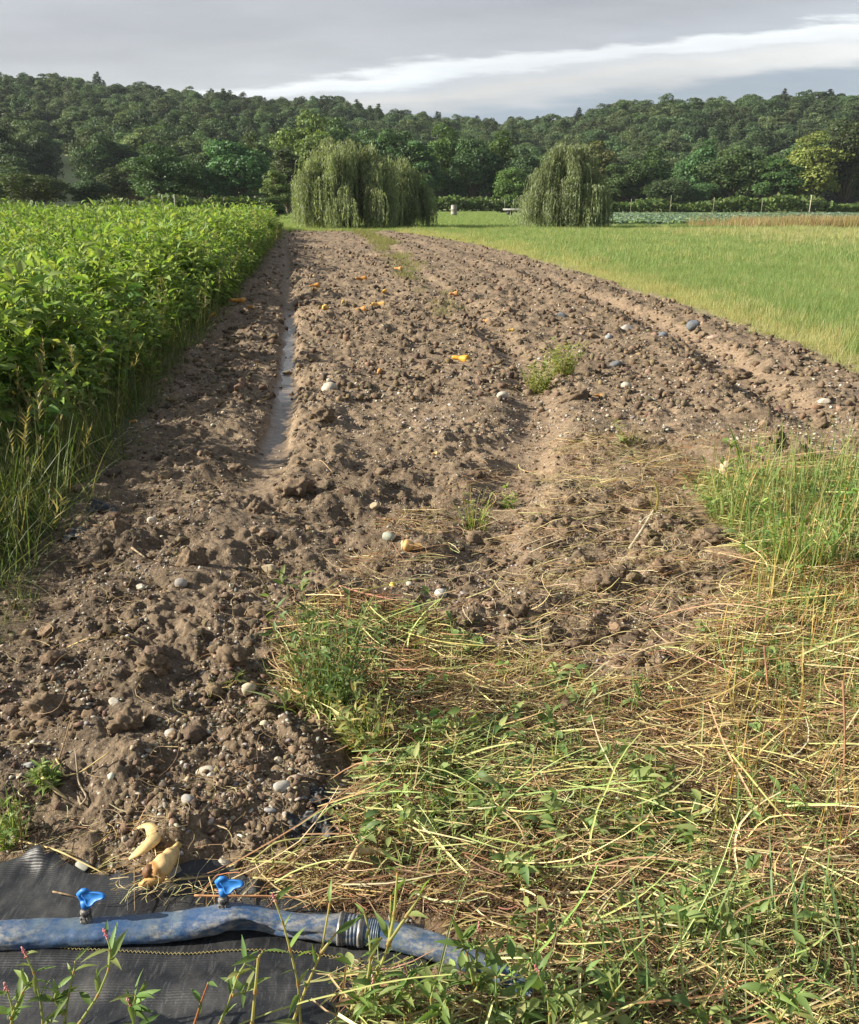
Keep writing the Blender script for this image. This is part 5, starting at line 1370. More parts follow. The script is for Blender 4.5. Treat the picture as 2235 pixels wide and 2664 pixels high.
def zone(x, y):
    """0 dry straw .. 1 green, by place"""
    g1 = inpoly(x, y, GP([(930, 2280), (1010, 2020), (1250, 1900), (1700, 1930), (1760, 2150), (1560, 2320), (1200, 2360)]))
    g2 = inpoly(x, y, GP([(1450, 2420), (1700, 2330), (2400, 2350), (2400, 2800), (1450, 2800)]))
    g3 = inpoly(x, y, GP([(1780, 1250), (2400, 1230), (2400, 1500), (1950, 1480)]))
    g4 = inpoly(x, y, GP([(880, 2500), (1350, 2430), (1450, 2800), (880, 2800)]))
    return np.clip(.15 + .42 * g1 + .45 * g2 + .6 * g3 + .35 * g4 + .9 * fbm(x / .3, y / .3, 631, 3), 0, 1)
DRY = [(.60, .50, .25), (.54, .43, .20), (.66, .58, .33), (.36, .25, .13), (.46, .35, .18), (.22, .15, .08), (.46, .28, .16)]
LGR = [(.46, .50, .20), (.38, .45, .16), (.26, .35, .11), (.54, .53, .25)]
RUST = [(.24, .135, .07), (.19, .11, .06), (.32, .18, .10), (.14, .085, .05), (.42, .30, .15)]
def straw_cols(x, y, rng):
    g = zone(x, y) * .8; n = len(x)
    rb = inpoly(x, y, GP([(760, 1800), (900, 1560), (1150, 1560), (1150, 1900), (960, 1980)])) | inpoly(x, y, GP([(1450, 2480), (1600, 2450), (1750, 2700), (1450, 2750)])) | inpoly(x, y, GP([(900, 2230), (1400, 2230), (1350, 2440), (900, 2420)]))
    c = pal(DRY, n, rng, .18); c = np.where((rng.random(n) < .68 * rb)[:, None], pal(RUST, n, rng, .18), c)
    return np.where((rng.random(n) < g)[:, None], pal(LGR, n, rng, .15), c)
def flow(x, y):
    """which way the mown stalks were swept"""
    sw = inpoly(x, y, GP([(700, 2000), (700, 1600), (1000, 1600), (1050, 1950)]))
    a = .10 + 1.0 * fbm(x / .6, y / .6, 641, 2)
    return np.where(sw, -1.0, a)
mb = MB()
# thick bottom layer of fine brown thatch
x, y = poly_pts(MULCH, 7500, rng); n = len(x); z = terr(x, y) + rng.uniform(.002, .022, n)
stalks(mb, x, y, z, rng.uniform(.03, .11, n), flow(x, y) + rng.normal(0, .9, n), rng.normal(0, .15, n), rng.uniform(.0005, .0012, n), np.where((rng.random(n) < .50)[:, None], pal(RUST, n, rng, .25), straw_cols(x, y, rng)), rng, 4)
# middle and upper layers of longer stalks
x, y = poly_pts(MULCH, 3400, rng); n = len(x); lev = rng.random(n); k = (.6 + 1.2 * fbm(x / .35, y / .35, 651, 3)); ok = rng.random(n) < np.clip(k, .15, 1); x, y, lev = x[ok], y[ok], lev[ok]; n = len(x)
hump = .05 * np.clip(fbm(x / .4, y / .4, 652, 2) + .25, 0, 1)
z = terr(x, y, detail=False) + .012 + (.02 + hump) * lev * 1.3
stalks(mb, x, y, z, .04 + .17 * rng.random(n) ** 2, flow(x, y) + rng.normal(0, .62, n), rng.normal(.03, .15, n), rng.uniform(.0008, .0024, n), straw_cols(x, y, rng), rng, 5)
# a few long strong stems on top
x, y = poly_pts(MULCH, 90, rng); n = len(x)
z = terr(x, y, detail=False) + .05
stalks(mb, x, y, z, rng.uniform(.18, .42, n), flow(x, y) + rng.normal(0, .6, n), rng.normal(.05, .15, n), rng.uniform(.0016, .0032, n), straw_cols(x, y, rng) * 1.1, rng, 7, .18)
# wisps scattered on the bare soil beyond the mulch
WISP = GP([(1000, 1560), (900, 1500), (1000, 1350), (1150, 1300), (1300, 1200), (1500, 1150), (1800, 1130), (2300, 1150), (2300, 1300), (2000, 1500), (1850, 1830), (1500, 1800), (1200, 1700), (1050, 1640)])
x, y = poly_pts(WISP, 850, rng); ok = rng.random(len(x)) < np.clip(.45 + 2.2 * fbm(x / .4, y / .4, 661, 3), 0, 1) * np.where(np.abs(pl_dist(x, y, MID)) < .2, .3, 1.0); x, y = x[ok], y[ok]; n = len(x)
stalks(mb, x, y, terr(x, y) + rng.uniform(.004, .03, n), rng.uniform(.05, .22, n), rng.normal(.0, .5, n), rng.normal(0, .15, n), rng.uniform(.0007, .0018, n), np.where((rng.random(n) < .4)[:, None], pal([(.42, .26, .15), (.36, .20, .12)], n, rng), straw_cols(x, y, rng)), rng, 6, .6)
ROOT = GP([(1150, 1720), (1180, 1450), (1400, 1150), (1750, 1180), (1870, 1480), (1880, 1650), (1750, 1850), (1500, 1820)])
x, y = poly_pts(ROOT, 520, rng); ok = (np.abs(pl_dist(x, y, MID)) > .2) | (rng.random(len(x)) < .2); x, y = x[ok], y[ok]; n = len(x)
stalks(mb, x, y, terr(x, y) + rng.uniform(.006, .05, n), rng.uniform(.04, .17, n), rng.uniform(-.9, .9, n), rng.normal(.05, .3, n), rng.uniform(.0007, .0022, n), pal([(.46, .36, .22), (.54, .45, .30), (.34, .24, .14), (.50, .42, .20)], n, rng), rng, 7, .75)
x, y = soil_pts(9000, 1.35, 14, rng); n = len(x)
stalks(mb, x, y, terr(x, y) + rng.uniform(.003, .014, n), rng.uniform(.02, .10, n) * (1 + y / 14), rng.uniform(0, 3.14, n), rng.normal(0, .25, n), rng.uniform(.0005, .0013, n) * (1 + y / 8), pal([(.33, .24, .13), (.42, .33, .19), (.24, .16, .09), (.16, .11, .07)], n, rng), rng, 6, .8)
# straw lying over the far edge of the fabric
EDGE = GP([(250, 2300), (300, 2180), (480, 2170), (470, 2290), (560, 2300), (640, 2260), (900, 2260), (960, 2440), (700, 2400), (560, 2390), (500, 2320), (330, 2320)])
x, y = poly_pts(EDGE, 2000, rng, .02); n = len(x)
stalks(mb, x, y, terr(x, y, detail=False) + rng.uniform(.012, .035, n), rng.uniform(.03, .13, n), np.where(x > -.45, .05, .6) + rng.normal(0, .6, n), rng.normal(.02, .15, n), rng.uniform(.0006, .0014, n), pal(DRY, n, rng, .2), rng, 5, .4)
CL = GP([(310, 2345), (500, 2320), (520, 2395), (320, 2402)])
x, y = poly_pts(CL, 5200, rng, .01); n = len(x)
stalks(mb, x, y, .018 + fab_z(x, y) + rng.uniform(0, .022, n), rng.uniform(.02, .08, n), rng.normal(.3, .8, n), rng.normal(.05, .25, n), rng.uniform(.0005, .001, n), pal(DRY[:5], n, rng, .2), rng, 5, .6)
LFT = GP([(-60, 2240), (-60, 2060), (180, 2100), (420, 2190), (250, 2260)])
x, y = poly_pts(LFT, 1500, rng, .03); n = len(x)
stalks(mb, x, y, terr(x, y) + rng.uniform(.002, .016, n), rng.uniform(.02, .10, n), rng.normal(-.3, .8, n), rng.normal(.0, .2, n), rng.uniform(.0005, .0011, n), pal(DRY[2:], n, rng, .2), rng, 5, .5)
tag(mb.build('straw_mulch', M_STRAW, smooth=False), 'mown straw and dead stalks matted over the ground at lower right', 'straw', kind='stuff')

# standing stubble and rank stalks at the right
mb = MB()
UP = GP([(1830, 2230), (1860, 1800), (1900, 1600), (1960, 1500), (1840, 1330), (1800, 1260), (2300, 1210), (2500, 1500), (2500, 2250)])
x, y = poly_pts(UP, 560, rng); n = len(x)
up_ = ss(2.6, 4.2, y)
cols = np.where((rng.random(n) < (.25 + .6 * up_))[:, None], pal(GRN + [(.30, .33, .12)], n, rng), pal([(.55, .42, .14), (.50, .38, .16), (.42, .27, .10), (.34, .20, .10), (.40, .38, .14)], n, rng, .15))
blades(mb, np.stack([x, y, terr(x, y, detail=False)], -1), rng.uniform(0, 6.28, n), rng.uniform(.07, .24, n) * (1 + .9 * up_), np.abs(rng.normal(0, .22, n)), rng.normal(0, .5, n), rng.uniform(.0010, .0026, n), cols, 6, np.array([1, .95, .9, .8, .55, .1]), rng)
# finer growth everywhere in the mulch
x, y = poly_pts(MULCH, 1900, rng); g = zone(x, y); ok = rng.random(len(x)) < .10 + .7 * g; x, y = x[ok], y[ok]; n = len(x)
cols = np.where((rng.random(n) < .45)[:, None], pal(GRN, n, rng), pal(LGR + [(.5, .42, .2)], n, rng))
blades(mb, np.stack([x, y, terr(x, y, detail=False)], -1), rng.uniform(0, 6.28, n), rng.uniform(.03, .13, n), np.abs(rng.normal(.2, .4, n)), rng.normal(.2, .7, n), rng.uniform(.0009, .0022, n), cols, 5, np.array([1, .95, .8, .55, .06]), rng)
# broad bluish grass at the lower right corner
BR = GP([(1560, 2700), (1620, 2480), (1900, 2380), (2400, 2350), (2500, 2800)])
x, y = poly_pts(BR, 900, rng); n = len(x)
blades(mb, np.stack([x, y, terr(x, y, detail=False)], -1), rng.normal(2.3, .8, n), rng.uniform(.08, .24, n), np.abs(rng.normal(.55, .35, n)), rng.normal(.5, .5, n), rng.uniform(.0014, .0034, n), pal([(.14, .22, .075), (.20, .28, .10), (.26, .31, .13), (.11, .18, .07)], n, rng), 6, np.array([.8, 1, .95, .8, .5, .06]), rng)
tag(mb.build('standing_stubble', M_GRASS, smooth=False), 'upright stubble and fresh grass growing through the straw at lower right', 'grass', kind='stuff')
# low broad-leaved weeds among the straw
mb = MB()
x, y = poly_pts(MULCH, 420, rng); g = zone(x, y); ok = rng.random(len(x)) < .02 + .75 * g ** 1.3; x, y = x[ok], y[ok]
for k in range(len(x)):
    nl = int(rng.integers(5, 13)); z0 = float(near_z(x[k], y[k])) + .02
    hgt = rng.uniform(.02, .09)
    ex_ = np.array([rng.normal(0, .05), rng.normal(0, .05), hgt])
    f = rng.random(nl); B = np.array([x[k], y[k], z0]) + ex_ * f[:, None] + rng.normal(0, .008, (nl, 3)); a = rng.uniform(0, 6.28, nl); el = rng.uniform(-.1, .9, nl)
    d = np.stack([np.cos(a) * np.cos(el), np.sin(a) * np.cos(el), np.sin(el)], -1); L = rng.uniform(.018, .055, nl)
    leaves(mb, B, d, L, L * rng.uniform(.16, .27, nl), pal([(.17, .25, .08), (.22, .29, .10), (.12, .19, .065), (.30, .35, .13)], nl, rng), rng.uniform(.2, 1.3, nl), rng=rng)
tag(mb.build('weed_leaves', M_GRASS), 'small broad leaves of low weeds growing among the straw', 'weeds', kind='stuff')

# ------------------------------------------------------------------ single weeds, tufts and stalks: things
def weed_clump(sx, sy, wpx, hpx, label, seed, cols, nst=26, name='weed_clump', leafy=.6, stemcol=((.42, .40, .15), (.28, .33, .11), (.40, .28, .12)), up=.35, sw=.0016):
    x, y = G(sx, sy); z = tz(x, y) ; d = math.sqrt(x * x + y * y + 2.25); m_ = S_ / FPX * d; R = wpx * m_ * .5; H = hpx * m_ * 1.12
    rng = np.random.default_rng(seed); root = empty(name, (x, y, z), label, 'weed')
    st, lf = MB(), MB()
    for s in range(nst):
        a = rng.uniform(0, 6.28); r = R * .38 * math.sqrt(rng.random()); le = rng.uniform(.2, 1.0) * R * 1.0; h = H * rng.uniform(.35, 1.0)
        t = np.linspace(0, 1, 6)[:, None]; a2 = a + rng.normal(0, .5)
        P = np.concatenate([r * math.cos(a) + le * math.cos(a2) * t ** 1.4, r * math.sin(a) + le * math.sin(a2) * t ** 1.4, h * t - .02 + .0 * t], 1) + rng.normal(0, .006, (6, 3)) * t
        tube(st, P, np.linspace(sw, sw * .5, 6), 5, np.array(stemcol[rng.integers(len(stemcol))]) * rng.uniform(.8, 1.2), cap=False)
        if rng.random() < leafy:
            nl = int(rng.integers(14, 30)); f = rng.uniform(.15, 1, nl); B = np.stack([np.interp(f, t[:, 0], P[:, i]) for i in range(3)], -1)
            az = rng.uniform(0, 6.28, nl); el = rng.uniform(0, .9, nl); d_ = np.stack([np.cos(az) * np.cos(el), np.sin(az) * np.cos(el), np.sin(el)], -1)
            L = rng.uniform(.012, .038, nl) * (1 + d / 9); leaves(lf, B, d_, L, L * rng.uniform(.09, .2, nl), pal(cols, nl, rng), rng.uniform(.1, 1, nl), K=4, rng=rng)
    nb = int(nst * 2.2); a = rng.uniform(0, 6.28, nb); r = R * .5 * np.sqrt(rng.random(nb))
    blades(lf, np.stack([r * np.cos(a), r * np.sin(a), 0 * a - .01], -1), a + rng.normal(0, .5, nb), H * rng.uniform(.25, .8, nb), np.abs(rng.normal(up, .3, nb)), rng.normal(.4, .5, nb), rng.uniform(.0009, .002, nb) * (1 + d / 8), pal(cols, nb, rng), 5, np.array([1, .95, .8, .5, .05]), rng)
    st.build('stems', M_STRAW, root); lf.build('foliage', M_GRASS, root, smooth=False)
    return root
DG = [(.10, .165, .055), (.13, .20, .065), (.09, .14, .045), (.20, .25, .09)]
weed_clump(860, 1850, 250, 360, 'tall bushy weed clump with feathery green leaves and dry forked stems left of centre', 41, DG, 46, leafy=.85)
weed_clump(960, 1960, 180, 190, 'yellowing half collapsed weeds at the foot of the bushy clump', 42, [(.30, .32, .12), (.40, .34, .15), (.18, .24, .08)], 30, leafy=.5)
weed_clump(1235, 1345, 130, 130, 'small fresh grass tuft on the edge of the middle track', 43, [(.22, .31, .09), (.16, .25, .06), (.34, .36, .12)], 14, name='grass_tuft', leafy=.1, up=.2)
weed_clump(1400, 1000, 95, 85, 'yellow-green weed patch in the middle of the field, left part', 44, [(.27, .31, .10), (.35, .34, .13), (.20, .26, .08)], 40, leafy=.7)
weed_clump(1465, 975, 100, 90, 'yellow-green weed patch in the middle of the field, right part', 45, [(.27, .31, .10), (.35, .34, .13), (.20, .26, .08)], 40, leafy=.7)
weed_clump(1890, 1350, 170, 190, 'leafy weeds around the foot of the tallest grass blades', 46, [(.15, .23, .07), (.20, .28, .08), (.26, .31, .11)], 30, leafy=.8)
weed_clump(2070, 1480, 220, 230, 'thick stand of fresh green grass at the right below the clods', 47, [(.18, .30, .07), (.25, .36, .10), (.15, .25, .06)], 34, name='grass_tuft', leafy=.35, up=.15)
weed_clump(40, 2185, 120, 190, 'green grass plant cut by the left edge above the fabric', 48, [(.17, .24, .07), (.24, .30, .10), (.12, .18, .05)], 12, name='grass_tuft', leafy=.3, up=.3)
weed_clump(130, 2070, 60, 70, 'little leafy sprig on a thick yellow stub near the left edge', 49, [(.17, .25, .07), (.22, .28, .09)], 8, leafy=.9)
weed_clump(575, 1795, 110, 30, 'limp fine grass hanging off the crumbly clod', 50, [(.14, .17, .07), (.20, .20, .09)], 14, name='grass_tuft', leafy=.05, up=1.1)
weed_clump(1320, 1290, 60, 60, 'sparse sprig right of the small grass tuft', 51, [(.20, .27, .08)], 6, leafy=.5)
weed_clump(1640, 1160, 120, 60, 'thin pale weeds on the right wheel track before the grass blades', 52, [(.27, .31, .12), (.34, .30, .14)], 12, leafy=.4)
def big_blades(specs, label, name='grass_tuft', base=None):
    bx, by = G(*base); bz = tz(bx, by); root = empty(name, (bx, by, bz), label, 'grass tuft'); 
    for (p0, p1, w_, c_) in specs:
        a = np.array([*G(*p0), bz]); b_ = np.array(AT(p1[0], p1[1], a[1] + .02)); t = np.linspace(0, 1, 9)[:, None]
        P = a + (b_ - a) * t; P[:, 0] += .03 * np.sin(t[:, 0] * 3.1) * (1 if p1[0] > p0[0] else -1) * -1
        mb = MB(); ribbons(mb, (P - [bx, by, bz])[None], (w_ * np.interp(t[:, 0], [0, .3, .8, 1], [.7, 1, .7, .03]))[None], np.array([[.9, .35, 0]]), np.array([c_]), fold=.4)
        mb.build('blade', M_GRASS, root)
big_blades([((1925, 1300), (1892, 1098), .010, (.15, .27, .06)), ((1915, 1290), (1845, 1215), .007, (.20, .31, .08)), ((1935, 1310), (1905, 1120), .006, (.22, .33, .09)), ((1945, 1420), (1920, 1240), .006, (.30, .38, .16)), ((1900, 1400), (1880, 1200), .004, (.36, .38, .16))], 'tallest grass blades, standing straight up in front of the buff block', base=(1920, 1300))
big_blades([((2180, 1400), (2205, 1235), .010, (.15, .28, .06)), ((2190, 1420), (2190, 1250), .008, (.18, .31, .07)), ((2170, 1430), (2228, 1300), .008, (.20, .33, .08)), ((2165, 1480), (2225, 1345), .011, (.14, .25, .07)), ((2150, 1500), (2150, 1300), .006, (.24, .34, .10))], 'broad green grass blades beside the right edge of the picture', base=(2180, 1420))
big_blades([((2005, 1480), (1990, 1270), .005, (.28, .40, .12)), ((2030, 1490), (2010, 1270), .005, (.25, .38, .10)), ((2060, 1480), (2065, 1290), .005, (.30, .42, .12)), ((2090, 1500), (2110, 1290), .006, (.22, .34, .09)), ((2040, 1500), (2035, 1300), .006, (.33, .42, .14))], 'light green grass blades standing left of the broad ones', base=(2040, 1480))
big_blades([((1700, 1350), (1690, 1235), .009, (.52, .44, .20)), ((1705, 1350), (1712, 1270), .004, (.3, .33, .12))], 'single pale yellow spear of leaf standing in the rooty soil', name='dry_leaf', base=(1700, 1350))
big_blades([((700, 1850), (632, 1795), .007, (.30, .38, .17)), ((630, 1800), (650, 1748), .004, (.24, .33, .11)), ((735, 1870), (690, 1790), .008, (.38, .42, .24)), ((745, 1890), (665, 1760), .003, (.24, .33, .11))], 'broken green sprig leaning over the cream egg-shaped stone', name='grass_sprig', base=(720, 1860))

def stalk(pts, rad, label, col, name='dry_stalk', lift=.012, group=None, mat=None):
    """pts: (photo x, photo y, height above ground)"""
    P = []
    for a in pts:
        x, y = G(a[0], a[1], a[2]); P.append((x, y, max(a[2], 0) + float(near_z(x, y)) + lift))
    P = np.array(P); K = len(P); t = np.linspace(0, K - 1, (K - 1) * 6 + 1); P = np.stack([np.interp(t, np.arange(K), P[:, i]) for i in range(3)], -1)
    for _ in range(2): P[1:-1] = (P[:-2] + 2 * P[1:-1] + P[2:]) / 4
    mb = MB(); o_ = P[0].copy(); r = rad * np.interp(np.linspace(0, 1, len(P)), [0, .5, 1], [1, .85, .6]) * (1 + .12 * np.sin(np.arange(len(P)) * 2.1))
    tube(mb, P - o_, r, 7, np.array(col)[None] * (1 + .18 * np.random.default_rng(int(pts[0][0])).normal(size=(len(P), 1)))); o = mb.build(name, mat or M_STRAW, loc=tuple(o_))
    return tag(o, label, 'stalk', group)
YS, BS, RS = (.55, .44, .20), (.30, .19, .09), (.40, .21, .10)
stalk([(45, 2188, .01), (150, 2225, .03), (280, 2290, .02)], .0026, 'long straight straw stalk slanting down onto the left of the fabric', YS)
stalk([(152, 2008, .0), (166, 2030, .02), (172, 2048, .02), (215, 2040, .02), (293, 2020, .03)], .0028, 'yellow stalk bent like an elbow on the near left soil', YS)
stalk([(158, 2012, .0), (178, 1960, .03), (196, 1912, .06)], .0022, 'brown root standing up from the elbow-shaped stalk', BS)
stalk([(115, 2055, .03), (150, 2078, .02), (182, 2100, .0)], .0055, 'thick pale yellow stub lying toward the lower right near the left edge', (.55, .44, .24))
stalk([(205, 2080, .0), (212, 2110, .01), (232, 2100, .01), (208, 2060, .02), (204, 2000, .02)], .0035, 'curled grey root right of the thick yellow stub', (.30, .24, .16))
stalk([(393, 2302, .015), (470, 2303, .02), (560, 2291, .02)], .0028, 'pale stalk lying along the top edge of the fabric below the collapsed squash', YS)
stalk([(508, 2344, .04), (590, 2346, .05), (690, 2345, .05), (810, 2352, .04)], .0024, 'long brown stalk lying level behind the right blue valve', RS)
stalk([(560, 2330, .06), (620, 2345, .05), (700, 2352, .04)], .0016, 'thin rusty stalk crossing the long brown one', RS)
stalk([(545, 2296, .03), (560, 2345, .03), (538, 2376, .02)], .0014, 'thin stalk dropping beside the right blue valve', YS)
stalk([(352, 2270, .03), (352, 2320, .03), (353, 2385, .02)], .0016, 'upright brown twig standing on the fabric below the squashes', (.25, .18, .11))
stalk([(140, 2334, .02), (180, 2342, .02), (212, 2352, .01)], .0022, 'frayed brown stalk left of the left blue valve', (.34, .24, .14))
stalk([(258, 2366, .015), (310, 2366, .015), (350, 2345, .015), (420, 2312, .01)], .0011, 'thin dark cord curving right from the left blue valve', (.05, .045, .04), name='cord')
stalk([(660, 2258, .04), (720, 2218, .06), (830, 2205, .06), (900, 2215, .05)], .0024, 'yellow-green stem arching over the end of the fabric', (.44, .42, .15))
stalk([(655, 2262, .03), (760, 2266, .05), (860, 2290, .04)], .0028, 'pale green stem fanning right from the end of the fabric', (.40, .38, .14))
stalk([(660, 2298, .03), (750, 2305, .04), (840, 2318, .03)], .0022, 'straw-yellow stem just above the long brown one', YS)
stalk([(900, 2290, .03), (930, 2230, .06), (950, 2215, .05)], .006, 'frayed tan stub with shredded end above the hose joint', (.50, .36, .18))
stalk([(930, 2240, .05), (975, 2235, .04), (1015, 2248, .03)], .009, 'stout knobbly yellow root lying above the hose joint', (.55, .42, .20))
stalk([(1905, 1960, .16), (2000, 2090, .12), (2080, 2190, .05)], .0030, 'long yellow-green stem falling toward the lower right in the straw', (.42, .40, .14))
stalk([(1710, 2115, .03), (1800, 2098, .04), (1893, 2083, .07), (1930, 2190, .03)], .0030, 'sharply bent yellow stem in the middle of the straw', (.50, .45, .18))
stalk([(1855, 2400, .01), (1852, 2290, .02), (1850, 2205, .03), (1790, 2260, .03), (1720, 2300, .02)], .0036, 'pale stem folded into an upside-down V at lower right', (.50, .48, .24))
stalk([(1425, 2340, .02), (1550, 2338, .03), (1700, 2332, .02)], .0034, 'long pale stalk lying level across the straw at lower right', (.54, .46, .26))
stalk([(1520, 2150, .02), (1650, 2075, .03), (1750, 2090, .03), (1900, 2105, .02)], .0026, 'gently curved yellow stem lying in the green weeds', (.44, .40, .14))
stalk([(1985, 1700, .14), (1995, 1790, .06), (1998, 1850, .01)], .0034, 'reddish stem standing among the yellow stubble', (.30, .14, .08))
stalk([(2195, 1760, .25), (2200, 1900, .12), (2195, 2030, .01)], .0034, 'tall red-brown stem at the right edge', (.28, .15, .08))
stalk([(815, 1205, .01), (840, 1230, .02), (865, 1248, .02)], .0030, 'pale split stalk lying slantwise on the bed right of the furrow', (.48, .33, .20))
stalk([(245, 1385, .01), (330, 1395, .02), (390, 1402, .01)], .0022, 'thin stick lying level on the left bank', BS)
stalk([(170, 1660, .01), (230, 1675, .02), (330, 1660, .01)], .0020, 'thin bent root on the near left bed', YS)
stalk([(345, 1440, .01), (380, 1465, .01)], .0050, 'short stout stick on the slope below the grass', (.36, .28, .18))
stalk([(1690, 1560, .02), (1740, 1500, .05), (1800, 1480, .07), (1880, 1500, .03)], .0026, 'pale root looping over the broken soil at the right', (.46, .36, .22))
stalk([(1640, 1410, .01), (1670, 1370, .02), (1700, 1335, .03)], .0085, 'weathered grey-white stub lying on the rooty clod', (.50, .44, .32))
stalk([(1180, 1640, .01), (1150, 1670, .02), (1165, 1690, .02), (1230, 1700, .02)], .0026, 'hooked green stem lying in the brown straw', (.34, .38, .13))

def smartweed(stems, label, leafn=4, col=(.34, .38, .13), thick=.0024):
    """stems: list of ([(photo x, y)...from the foot up], depth Y of the foot, flower?)"""
    s0 = stems[0]; y0 = s0[1]; a = AT(*s0[0][0], y0); bx, by = a[0], y0; bz = float(near_z(bx, by))
    root = empty('smartweed', (bx, by, bz), label, 'weed', 'jointed weeds in the foreground'); rng = np.random.default_rng(int(s0[0][0][0] * 7 + s0[0][0][1]))
    o_ = np.array([bx, by, bz]); lf = MB()
    for pts, Y0, fl in stems:
        P = [np.array(AT(px, py, Y0 + .012 * k)) for k, (px, py) in enumerate(pts)]
        if P[0][2] > bz + .02 and Y0 == y0 and pts is s0[0]:
            q_ = P[0] + (P[0] - P[1]) * (P[0][2] - bz + .01) / max(P[1][2] - P[0][2], .01); P = [q_] + P
        P = np.array(P) - o_
        K = len(P); t = np.linspace(0, K - 1, (K - 1) * 7 + 1); Q = np.stack([np.interp(t, np.arange(K), P[:, i]) for i in range(3)], -1)
        for _ in range(2): Q[1:-1] = (Q[:-2] + 3 * Q[1:-1] + Q[2:]) / 5
        r = thick * np.linspace(1.1, .55, len(Q)) * (1 + .45 * np.exp(-((t - np.round(t)) / .08) ** 2))
        mb = MB(); cc = np.array(col)[None] * np.ones((len(Q), 1)); cc = np.where((np.abs(t - np.round(t)) < .1)[:, None], np.array([.42, .26, .10]), cc)
        tube(mb, Q, r, 7, cc); mb.build('stem', M_GRASS, root)
        nl = max(leafn + K, K)
        f = rng.uniform(.25, 1, nl) * (K - 1); f[:K - 1] = np.arange(1, K); B = np.stack([np.interp(f, np.arange(K), P[:, i]) for i in range(3)], -1)
        az = rng.uniform(0, 6.28, nl); el = rng.uniform(.1, 1.0, nl); d_ = np.stack([np.cos(az) * np.cos(el), np.sin(az) * np.cos(el), np.sin(el)], -1); L = rng.uniform(.025, .062, nl)
        leaves(lf, B, d_, L, L * rng.uniform(.10, .15, nl), pal([(.17, .25, .07), (.24, .30, .10), (.13, .21, .06)], nl, rng), rng.uniform(.2, 1.2, nl), rng=rng)
        if fl:
            fb = MB(); tip = Q[-1]; dr = unit(Q[-1] - Q[-5]); m_ = 34; f = rng.random(m_)
            pp = tip + dr * (f[:, None] * .020 - .004) + rng.normal(0, .0022, (m_, 3)) * (1.2 - f[:, None])
            V0, F0 = ICO[1]; V = (V0[None] * rng.uniform(.0011, .0019, (m_, 1, 1)) + pp[:, None]).reshape(-1, 3)
            fb.add(V, (np.arange(m_)[:, None, None] * len(V0) + F0[None]).reshape(-1, 3), np.repeat(pal([(.62, .24, .26), (.70, .36, .36), (.55, .16, .20), (.60, .42, .34)], m_, rng), len(V0), 0)); fb.build('flower_spike', M_PINK, root)
    lf.build('foliage', M_GRASS, root)
    return root
smartweed([([(30, 2664), (32, 2620), (18, 2578)], 1.16, True), ([(28, 2650), (60, 2580), (75, 2555)], 1.16, False)], 'jointed weed with one pink spike at the very left of the bottom edge')
smartweed([([(112, 2664), (105, 2600), (88, 2530), (66, 2484)], 1.16, True)], 'jointed weed leaning left with a pink spike over the lower stitching')
smartweed([([(168, 2664), (178, 2590), (192, 2528), (196, 2500)], 1.17, False), ([(166, 2640), (140, 2600), (150, 2570)], 1.17, False)], 'leafy weed without flowers between two pink-tipped ones at lower left')
smartweed([([(205, 2664), (255, 2590), (284, 2520), (288, 2470), (277, 2438)], 1.16, True)], 'tall weed bending right with its pink spike in front of the hose')
smartweed([([(348, 2664), (350, 2620), (352, 2590)], 1.15, False), ([(346, 2640), (338, 2616)], 1.15, True)], 'short leafy weed with a tiny pink tip at the bottom of the fabric', 6)
smartweed([([(506, 2664), (522, 2610), (542, 2556)], 1.15, False)], 'leafless red-brown dead weed stem at the bottom of the fabric', -2, (.38, .16, .06))
smartweed([([(572, 2664), (602, 2590), (618, 2540), (648, 2488)], 1.16, False), ([(604, 2590), (640, 2580)], 1.17, False)], 'slender weed with a withered tip right of the dead brown stem')
smartweed([([(656, 2664), (664, 2580), (672, 2490), (684, 2476)], 1.16, False)], 'thick straight yellow-green stem snapped off at the top', 0, (.44, .42, .16), .0032)
smartweed([([(760, 2664), (800, 2560), (836, 2478), (858, 2350)], 1.18, False), ([(836, 2478), (872, 2430)], 1.2, False)], 'tall forked yellow stem crossing in front of the hose joint', 0, (.46, .42, .16), .0030)
smartweed([([(782, 2664), (776, 2560), (755, 2470), (736, 2400), (716, 2345)], 1.17, True)], 'tall stem leaning left over the crease of the hose with a small pink bud', 3, (.44, .42, .16), .0026)
smartweed([([(905, 2664), (950, 2590), (965, 2490), (960, 2420), (948, 2375)], 1.18, False), ([(965, 2490), (992, 2440)], 1.2, False)], 'many-leaved stem in front of the right clamp of the hose', 2, (.42, .42, .16), .0030)
smartweed([([(880, 2664), (970, 2560), (1012, 2460), (1018, 2330)], 1.2, False), ([(1010, 2460), (1026, 2380), (1034, 2272)], 1.2, False), ([(1012, 2450), (1060, 2380), (1100, 2320)], 1.2, False)], 'tallest stem, branching in three above the right part of the hose', 0, (.42, .42, .15), .0034)
smartweed([([(1235, 2640), (1232, 2560), (1240, 2480), (1245, 2420)], 1.24, True), ([(1232, 2560), (1215, 2480), (1200, 2445)], 1.24, False), ([(1236, 2580), (1262, 2520), (1290, 2480)], 1.24, False)], 'bushy weed with a pale pink head over the far end of the hose', 10)
smartweed([([(1065, 2640), (1062, 2580), (1056, 2536)], 1.18, True), ([(1060, 2600), (1030, 2560)], 1.18, False)], 'small weed with the brightest pink spike, right of the fabric', 7)
smartweed([([(985, 2660), (978, 2600), (972, 2560)], 1.16, True), ([(985, 2640), (930, 2590)], 1.16, False)], 'low weed with a washed-out pink head at the corner of the fabric', 7)
smartweed([([(1130, 2664), (1120, 2600), (1135, 2550)], 1.15, False), ([(1128, 2650), (1160, 2600)], 1.15, False)], 'dark leafy weed at the bottom, right of the brightest pink spike', 12)
